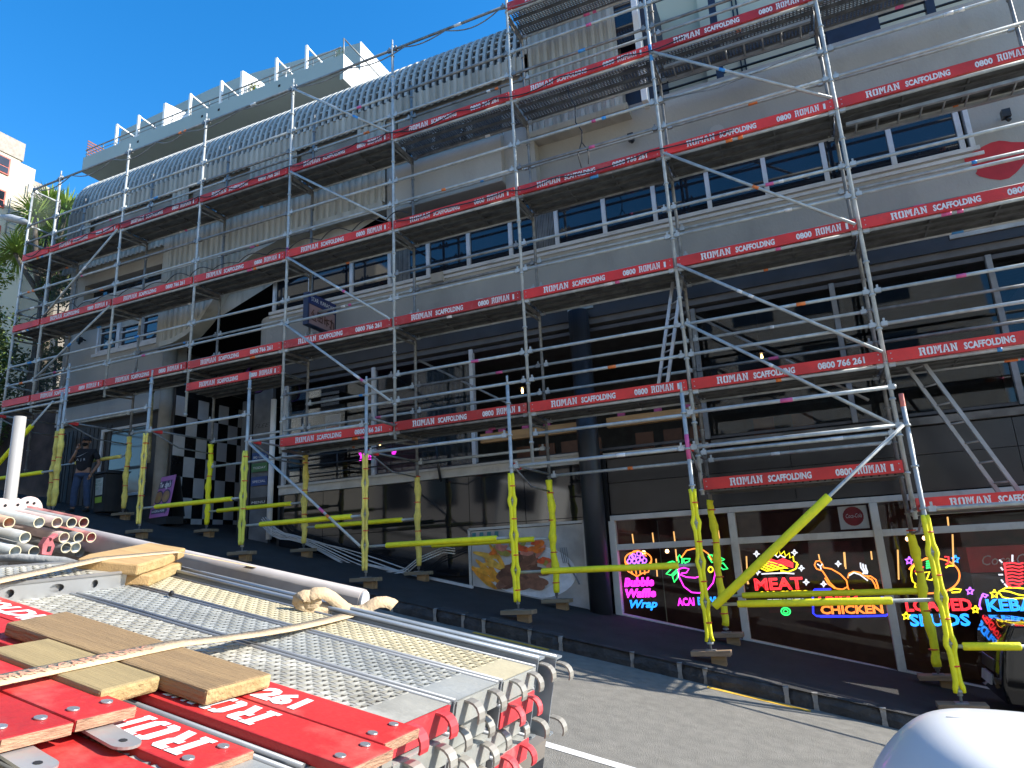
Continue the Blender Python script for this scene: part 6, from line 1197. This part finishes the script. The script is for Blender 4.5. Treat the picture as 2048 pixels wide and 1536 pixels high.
# crumpled strap end
c=Vector(lo(-1.58,1.83,.446)); rr=random.Random(2)
cr=[]
for u,v in [(100,6),(62,8),(25,8),(2,16),(-2,30),(12,44),(34,40),(40,24),(30,12),(16,20),(18,38),(32,52),(50,50),(66,38),(80,22),(94,8),(108,0),(124,0),(138,8),(146,22),(156,32),(176,33),(194,27),(197,14)]:
    cr.append(tuple(c+Vector((.155*u/160,.238*u/160,.13*v/100*.9))))
cr=[tuple(sum((Vector(cr[min(max(i+k,0),len(cr)-1)]) for k in (-1,0,0,1)),Vector())/4) for i in range(len(cr))]
cr2=[]
for p,q in zip(cr,cr[1:]):
    for t in (0,.34,.67): cr2.append(tuple(Vector(p).lerp(Vector(q),t)))
cr=cr2
ribbon('strap_tail',cr,.042,STRAP,'crumpled loose tail of sandy strap on the planks beside the side rail',up=(.35,-.75,.55))
b=MB(); 
for i in range(7): b.box(0,0,0,.02,.015,.012)
b=MB(); b.tube([(0,0,0),(.008,.004,.006),(.016,0,.004)],.008,6,rs=[.004,.009,.004]); o=b.build('grit_lump',CABLE,label='small dark lump of grit on the cream plank',cat='debris'); o.location=tw(*lo(-1.9,1.62,.444))
# bundle of tubes
TUBE=[(18,1045),(78,1045),(114,1045),(143,1045),(167,1045),(50,1075),(128,1075),(157,1075),(182,1075),(30,1103),(68,1103),(132,1095),(151,1095)]
TPOS=[(1.765,.245),(1.884,.249),(1.960,.251),(2.024,.252),(2.079,.254),(1.835,.187),(1.998,.188),(2.063,.188),(2.121,.189),(1.803,.131),(1.878,.130),(2.012,.145),(2.054,.145)]
rowname=['top row','middle row','bottom row']
idx=[0,1,2,3,4,0,1,2,3,0,1,2,3]; row=[0]*5+[1]*4+[2]*4
TC=[mat('orange_dusted_tube',(.55,.33,.22),.5,.3,.2,8),GALV,mat('pinkish_tube',(.55,.42,.38),.5,.3,.2,8),GALV2,mat('red_tipped_tube',(.52,.2,.18),.5,.2,.5,6)]
for i,(y,z) in enumerate(TPOS):
    lx,ly,lz=1.0*(-3.0*.9797- z*.2003), y, z*.9797-3.0*.2003
    lx=-3.0*.9797-z*.2003; lz=-3.0*.2003+z*.9797
    o=tthing('scaffold_tube',(lx,ly,lz),['orange dusted','grey','pinkish','dark grey','red tipped'][[0,1,2,3,4,1,2,3,4,1,3,3,1][i]]+' scaffold tube end in the '+rowname[row[i]]+' of the bundle, '+['leftmost','second','third','fourth','fifth'][idx[i]]+' from the left','scaffold tube','bundle of scaffold tubes on the truck')
    n=16; ro,ri=.0235,.0195; vs=[];fs=[]
    for x in (0,-3.2):
        for r in (ro,ri):
            vs+=[(x,r*math.cos(2*math.pi*k/n),r*math.sin(2*math.pi*k/n)) for k in range(n)]
    for k in range(n):
        k2=(k+1)%n; fs+=[(k,k2,2*n+k2,2*n+k),(n+k,3*n+k,3*n+k2,n+k2),(k,n+k,n+k2,k2)]
    b=MB(); b.add(vs,fs,0,True); b.build('tube_wall',TC[[0,1,2,3,4,1,2,3,4,1,3,3,1][i]],o)
    b=MB(); b.add([(0.0008,r*math.cos(2*math.pi*k/n),r*math.sin(2*math.pi*k/n)) for r in (ro,ri) for k in range(n)],[(k,n+k,n+(k+1)%n,(k+1)%n) for k in range(n)]); b.build('bright_rim',mat('worn_rim',(.62,.55,.38),.5,.2),o)
    if i<5 and i!=3:
        b=MB(); x=-.25-.04*i; z0=.02
        vs=[];fs=[]; 
        for k in range(24): t=2*math.pi*k/24; vs+=[(x,.066*math.cos(t),.066*math.sin(t)),(x,.024*math.cos(t),.024*math.sin(t))]
        b.add(vs,[((2*k),(2*k+2)%48,(2*k+3)%48,2*k+1) for k in range(24)]); 
        for k in range(8):
            t=2*math.pi*k/8+.3; b.tube([(x+.0012,.040*math.cos(t),.040*math.sin(t)),(x+.002,.040*math.cos(t),.040*math.sin(t))],.007,8,m=1)
        q=b.build('rosette',[mat('dusty_rosette',(.62,.52,.50),.6,.1),DARK],o); s_=q.modifiers.new('s','SOLIDIFY'); s_.thickness=.006
lx=-3.0*.9797-.16*.2003; lz=-3.0*.2003+.155*.9797
o=tthing('clamp',(lx+.02,1.925,lz),'pink red painted scaffold clamp jammed among the tube ends','clamp')
b=MB(); b.prism([(0,-.022,-.035),(0,.02,-.04),(0,.026,.0),(0,.008,.028),(0,-.014,.034),(0,-.028,.005)],(-.03,0,0)); b.box(.001,-.004,-.022,.004,.010,.0,1); b.bar((0,-.005,.03),(-.02,.03,.045),.02,.012); b.build('clamp_body',[mat('pink_clamp',(.58,.16,.18),.6,.1,.3,12),DARK],o,bevel=.003)
o=tthing('scaffold_tube',(-3.1,2.17,-.50),'short tube end lying behind the pale timber blocks','scaffold tube'); b=MB(); b.tube([(-1,0,0),(0,0,0)],.023,14,cap=False); b.build('tube_wall',GALV,o)
o=tthing('canvas_bag',(-2.62,1.70,-.475),'grey folded sheet tucked between the tubes and the cross plank','sheet')
b=MB(); b.tube([(-.3,-.1,-.02),(-.15,.0,.01),(0,.08,.015),(.15,.14,.0),(.3,.2,-.02)],.03,8,rs=[.008,.016,.02,.016,.008]); b.build('cloth_fold',mat('grey_cloth',(.33,.33,.31),.9,0,.2,8,.4,30),o)
# ------------------------------------------------------------------ apartment block behind
ap=empty('apartment_block',(-6,9,0),'pale grey green apartment block with long balcony rising behind the ribbed parapet','building')
def A_(name,b,m,label=None,bevel=0):
    if len(b.f)<260 and name not in('wall_batten','balcony_plant','handrail','satellite_dish'):
        I=islands(b)
        if 1<len(I)<=30: return [A_1(name,c,m,label,bevel) for c in I][0]
    return A_1(name,b,m,label,bevel)
def A_1(name,b,m,label=None,bevel=0):
    b.v=[(x+6,y-9,z) for x,y,z in b.v]; return b.build(name,m,ap,bevel,label=label)
b=MB(); b.box(-14.35,8,15.4,-.3,8.15,16.12); b.box(-14.35,8.15,15.4,-.3,11,15.5); b.box(-.3,8.0,15.05,-.15,11,16.12); A_('balcony_parapet',b,APT)
b=MB(); b.box(-.148,8.0,15.05,-.14,11,16.12); A_('white_return_wall',b,WPAINT)
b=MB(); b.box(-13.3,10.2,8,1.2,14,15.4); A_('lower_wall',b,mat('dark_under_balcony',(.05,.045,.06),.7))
b=MB()
for i in range(16):
    x=-13+i*.85; b.box(x,10.14,12.3,x+.05,10.2,15.3)
A_('wall_batten',b,BLACK)['kind']='stuff'
for i in range(3):
    b=MB(); b.box(-12.9+i*4.2,10.12,12.6,-11.9+i*4.2,10.19,15.0); A_('window',b,DGLASS)
b=MB(); b.prism([(-14.9,10,15.4),(-.9,10,15.4),(-.9,10,18.45),(-2.6,10,18.66),(-7.3,10,19.2),(-9,10,19.2),(-14.9,10,18.9)],(0,4,0)); A_('penthouse_wall',b,APT)
b=MB(); b.prism([(-.89,10,15.0),(-.89,14,15.0),(-.89,14,18.5),(-.89,10,18.5)],(.05,0,0)); A_('white_end_wall',b,WPAINT)
b=MB(); b.box(-14.3,10,6,-13.4,15,15.38)
for z in (12.3,13.9): b.box(-14.9,9.6,z,-13.3,15,z+.35)
A_('stepped_end',b,mat('eave_grey',(.26,.3,.32),.8))
b=MB(); 
for i in range(9):
    z=14.6-i*.9; b.box(-14.6+.05*(i%2),9.2,z,-13.2,14,z+.08)
A_('side_terraces',b,mat('eave_grey',(.26,.3,.32),.8))
for x,lab in ((-9.55,0),(-5.25,1)):
    b=MB(); b.prism([(x,8.05,16.0),(x,9.9,16.0),(x,9.9,16.6),(x,9.2,17.5),(x,8.05,17.3)],(.12,0,0)); A_('white_divider',b,WPAINT)
b=MB(); b.box(-5.12,8.6,16.2,-5.11,9.2,17.0); A_('divider_glass',b,mat('tinted_pane',(.05,.18,.2),.1))
for x in (-12.4,-11.05,-8.0,-6.28,-3.42,-1.95):
    b=MB(); b.box(x,8.0,16.12,x+.09,8.1,17.2); b.bar((x+.045,8.05,17.17),(x+.045,9.9,17.0),.05,.06); A_('awning_frame',b,WPAINT)
b=MB(); b.tube([(-14.3,8.05,16.5),(-.3,8.05,16.5)],.03,6); b.tube([(-14.3,8.05,16.3),(-.3,8.05,16.3)],.015,6)
for i in range(14): b.tube([(-14.2+i*1.05,8.05,16.1),(-14.2+i*1.05,8.05,16.5)],.018,6)
b.tube([(-.22,8.1,16.9),(-.22,10.9,16.9)],.03,6); b.tube([(-.22,8.1,16.1),(-.22,8.1,16.9)],.03,6)
A_('handrail',b,mat('rail_grey',(.22,.24,.25),.5,.4))
b=MB()
for i in range(7): b.bar((-14.25,8.05,16.2+i*.13),(-14.25,9.9,16.2+i*.13),.02,.07)
A_('red_louvre',b,mat('red_louvre',(.22,.085,.065),.8))
b=MB()
for x in (-10.9,-7.2,-6.3,-3.2): b.box(x,7.99,15.78,x+.1,8.0,15.88)
A_('drain_hole',b,DARK)
b=MB(); b.tube([(-3.4,8.6,17.05),(-3.4,8.55,17.07)],.22,16,rs=[.22,.1]); b.tube([(-3.4,8.6,17.0),(-3.4,8.6,16.2)],.03,6); A_('satellite_dish',b,WFRAME)
b=MB(); rr=random.Random(4)
for i in range(130):
    x=-4.9+rr.gauss(0,.16); y=8.3+rr.random()*.6; z=16.2+rr.random()*.6; a=Vector((rr.uniform(-1,1),rr.uniform(-1,1),rr.uniform(-1,1))).normalized()*.09; c=a.cross(Vector((.3,.4,.8))).normalized()*.03; p=Vector((x,y,z)); b.add([p-a,p+c,p+a,p-c],[(0,1,2,3)])
for i in range(60):
    x=-.6+rr.gauss(0,.12); y=8.3; z=16.3+rr.random()*.4; a=Vector((rr.uniform(-1,1),0,rr.uniform(0,1))).normalized()*.12; p=Vector((x,y,z)); b.add([p,p+a+Vector((.02,0,0)),p+a*1.6],[(0,1,2)])
A_('balcony_plant',b,mat('yellow_green_leaf',(.30,.32,.06),.8,0,.3,5))
# cream building at far left
cb_=empty('cream_building',(-20,8,8),'sunlit cream stepped building with red framed windows at the far left','building')
def C_(name,b,m,parent=None):
    b.v=[(x+20,y-8,z-8) for x,y,z in b.v]; return b.build(name,m,parent or cb_)
CW_=mat('sunlit_cream',(.52,.475,.36),.85,0,.03,.6); TAUPE=mat('taupe_band',(.36,.32,.27),.85)
b=MB(); b.box(-26,4.0,0,-20,8.55,18.0); b.box(-26,8.55,0,-20.02,9.3,17.9); b.box(-26,9.3,0,-20.4,10.6,16.6); C_('wall',b,CW_)
b=MB(); b.box(-26,3.9,18.0,-19.95,8.65,18.95); b.box(-26,9.32,16.61,-20.38,10.7,17.5); C_('roof_band',b,TAUPE)
for (y0,z0) in ((7.1,16.95),(7.1,15.2),(5.8,16.95),(5.8,15.2),(7.1,13.4)):
    b=MB(); b.box(-19.99,y0,z0-.05,-19.94,y0+1.0,z0+.85); f=C_('window',b,mat('red_window_frame',(.45,.08,.05),.6))
    b=MB(); b.box(-19.94,y0+.07,z0+.02,-19.92,y0+.93,z0+.30); b.box(-19.94,y0+.07,z0+.36,-19.92,y0+.93,z0+.78); C_('pane',b,DGLASS,f)
b=MB()
for i in range(7): b.tube([(-19.9,8.3,14.0+i*.28),(-19.9,10.8,14.0+i*.28)],.02,5)
for y in (8.3,9.5,10.8): b.tube([(-19.9,y,13.9),(-19.9,y,15.8)],.03,5)
b.tube([(-19.9,9.0,16.2),(-19.9,9.0,16.9)],.03,5); b.tube([(-19.9,8.4,15.0),(-19.9,9.5,16.0)],.03,5); C_('fire_stair_rail',b,mat('rail_grey',(.22,.24,.25),.5,.4))
b=MB(); b.box(-26,10.6,0,-21.5,13,14.5); C_('lower_block',b,TAUPE)
# street lamp
o=empty('street_lamp',(-4.6,.0,6.9),'grey street lamp head reaching in from the left edge','street lamp')
b=MB(); b.tube([(-1.2,-.6,-.05),(-.5,-.25,.12),(.0,.05,.02)],.04,8); b.build('arm',GALV,o)
b=MB(); b.tube([(-.05,.02,.02),(.15,.12,-.02),(.45,.28,-.12),(.6,.36,-.18)],.08,10,rs=[.05,.10,.09,.03]); b.build('lamp_head',mat('lamp_grey',(.45,.47,.48),.5),o)
b=MB(); b.tube([(-1.2,-.6,-8),(-1.2,-.6,-.05)],.07,10); b.build('post',GALV,o)
# ------------------------------------------------------------------ trees
LEAF=[mat('cordyline_leaf',(.12,.24,.04),.55,0,.3,1.5,col2=(.26,.34,.06)),mat('dead_leaf',(.30,.19,.07),.8,0,.3,3),mat('bush_leaf',(.045,.095,.025),.6,0,.4,2,col2=(.09,.15,.035))]
BARK=mat('bark',(.13,.11,.085),.9,0,.3,5,.6,20)
def cordyline(x,y,z0,h,seed,label,heads=5):
    rr=random.Random(seed); o=empty('cabbage_tree',(x,y,z0),label,'tree'); tr=MB(); lf=MB()
    hp=[]
    tr.tube([(0,0,0),(.1,.05,h*.4),(.0,.1,h*.65)],.16,8,rs=[.2,.14,.12])
    for i in range(heads):
        a=2*math.pi*i/heads+rr.uniform(-.4,.4); r=rr.uniform(.3,1.3); e=Vector((r*math.cos(a),r*math.sin(a)*.8,h*rr.uniform(.78,1.0))); tr.tube([(0,.1,h*.62),(e.x*.5,e.y*.5,h*.72),tuple(e)],.08,6,rs=[.1,.08,.06]); hp.append(e)
    for e in hp:
        for k in range(190):
            th=rr.uniform(0,2*math.pi); ph=rr.uniform(-.45,1.4); d=Vector((math.cos(th)*math.cos(ph),math.sin(th)*math.cos(ph),math.sin(ph))); L0=rr.uniform(.6,.95)
            s_=d.cross(Vector((0,0,1))).normalized()*.022
            m1=e+d*L0*.55; m2=e+d*L0+Vector((0,0,-.22*(1.4-ph)*L0)); 
            lf.add([e-s_*.5,e+s_*.5,m1+s_,m1-s_,m2],[(0,1,2,3),(3,2,4)],1 if ph<-.45 else 0)
    tr.build('trunk',BARK,o); c=lf.build('crown',LEAF,o); return o
cordyline(-7.6,3.0,1.0,8.3,1,'cabbage tree with spiky heads at the left edge behind the lamp',6)
cordyline(-6.3,2.2,1.2,7.3,2,'cabbage tree with spiky heads showing between the end standards',5)
cordyline(-9.3,4.2,1.0,9.3,5,'tallest cabbage tree at the far left below the cream building',5)
def bush(name,x,y,z0,rx,ry,h,seed,label,n=7000,m=None):
    rr=random.Random(seed); o=empty(name,(x,y,z0),label,'tree'); tr=MB(); lf=MB()
    cl=[(Vector((rr.gauss(0,.4)*rx,rr.gauss(0,.4)*ry,h*rr.uniform(.15,1))),rr.uniform(.35,.75)) for _ in range(22)]
    for c_,r in cl[:9]: tr.tube([(0,0,0),(c_.x*.4,c_.y*.4,c_.z*.5),tuple(c_)],.05,6,rs=[.08,.05,.02])
    for i in range(n):
        c_,r=cl[i%22]; d=Vector((rr.gauss(0,1),rr.gauss(0,1),rr.gauss(0,1))).normalized()*r*rr.uniform(.5,1.05); p=c_+d
        a=Vector((rr.uniform(-1,1),rr.uniform(-1,1),rr.uniform(-.6,.6))).normalized()*rr.uniform(.05,.09); s_=a.cross(Vector((rr.uniform(-1,1),rr.uniform(-1,1),1))).normalized()*.035
        lf.add([p-a,p+s_,p+a,p-s_],[(0,1,2,3)],0)
    tr.build('trunk',BARK,o); lf.build('crown',m or LEAF[2],o); return o
bush('bushy_tree',-5.6,2.6,-.1,1.7,1.2,6.8,11,'dark leafy tree filling the gap behind the left end of the scaffold')
bush('bushy_tree',-7.4,1.2,.3,1.6,1.2,6.0,12,'dark leafy tree beside the lamp post',6000)
bush('bushy_tree',-4.6,3.0,-.4,1.2,1.0,4.0,13,'low dark shrub behind the padded legs at left',5000)
bush('bushy_tree',-9.6,2.0,.8,2.0,1.4,6.5,14,'sunlit leafy tree below the cabbage tree heads',6000,mat('bright_leaf',(.17,.26,.04),.6,0,.3,2))
b=MB(); b.box(-14,1.5,-1,-3.45,1.7,2.4); b.build('retaining_wall',mat('old_brown_wall',(.07,.05,.042),.9,0,.3,2,.4,15),label='dark brown wall at the foot of the trees on the left',cat='wall')
b=MB(); b.tube([(-2.9,1.1,-.6),(-2.9,1.1,1.2)],.09,12); b.build('grey_pipe',mat('bluegrey_pipe',(.12,.14,.16),.6),label='thick blue grey pipe behind the padded legs at far left',cat='pipe')
# ------------------------------------------------------------------ across the street (seen only in reflections)
ob=[(-22,-6,11,(.62,.57,.47)),(-6,6,9,(.50,.47,.43)),(6,20,12,(.66,.63,.56)),(20,38,8,(.42,.30,.24))]
for i,(x0,x1,h,c) in enumerate(ob):
    o=empty('street_building',(x0,-16,gz(x1,-16)-.5),['cream','stone grey','pale stucco','brown brick'][i]+' building across the street, behind the camera','building')
    b=MB(); b.box(0,-8,0,x1-x0,0,h+3); b.build('wall',mat('opposite_%d'%i,tuple(q*.8 for q in c),.85,0,.05,1),o)
    n=int((x1-x0)/2.4)
    for k in range(n):
        for l in range(int(h/3)):
            b=MB(); b.box(.6+k*2.4,0,3.4+l*3,2.1+k*2.4,.03,5.2+l*3); b.build('window',DGLASS,o)
            
b=MB(); pc2=None
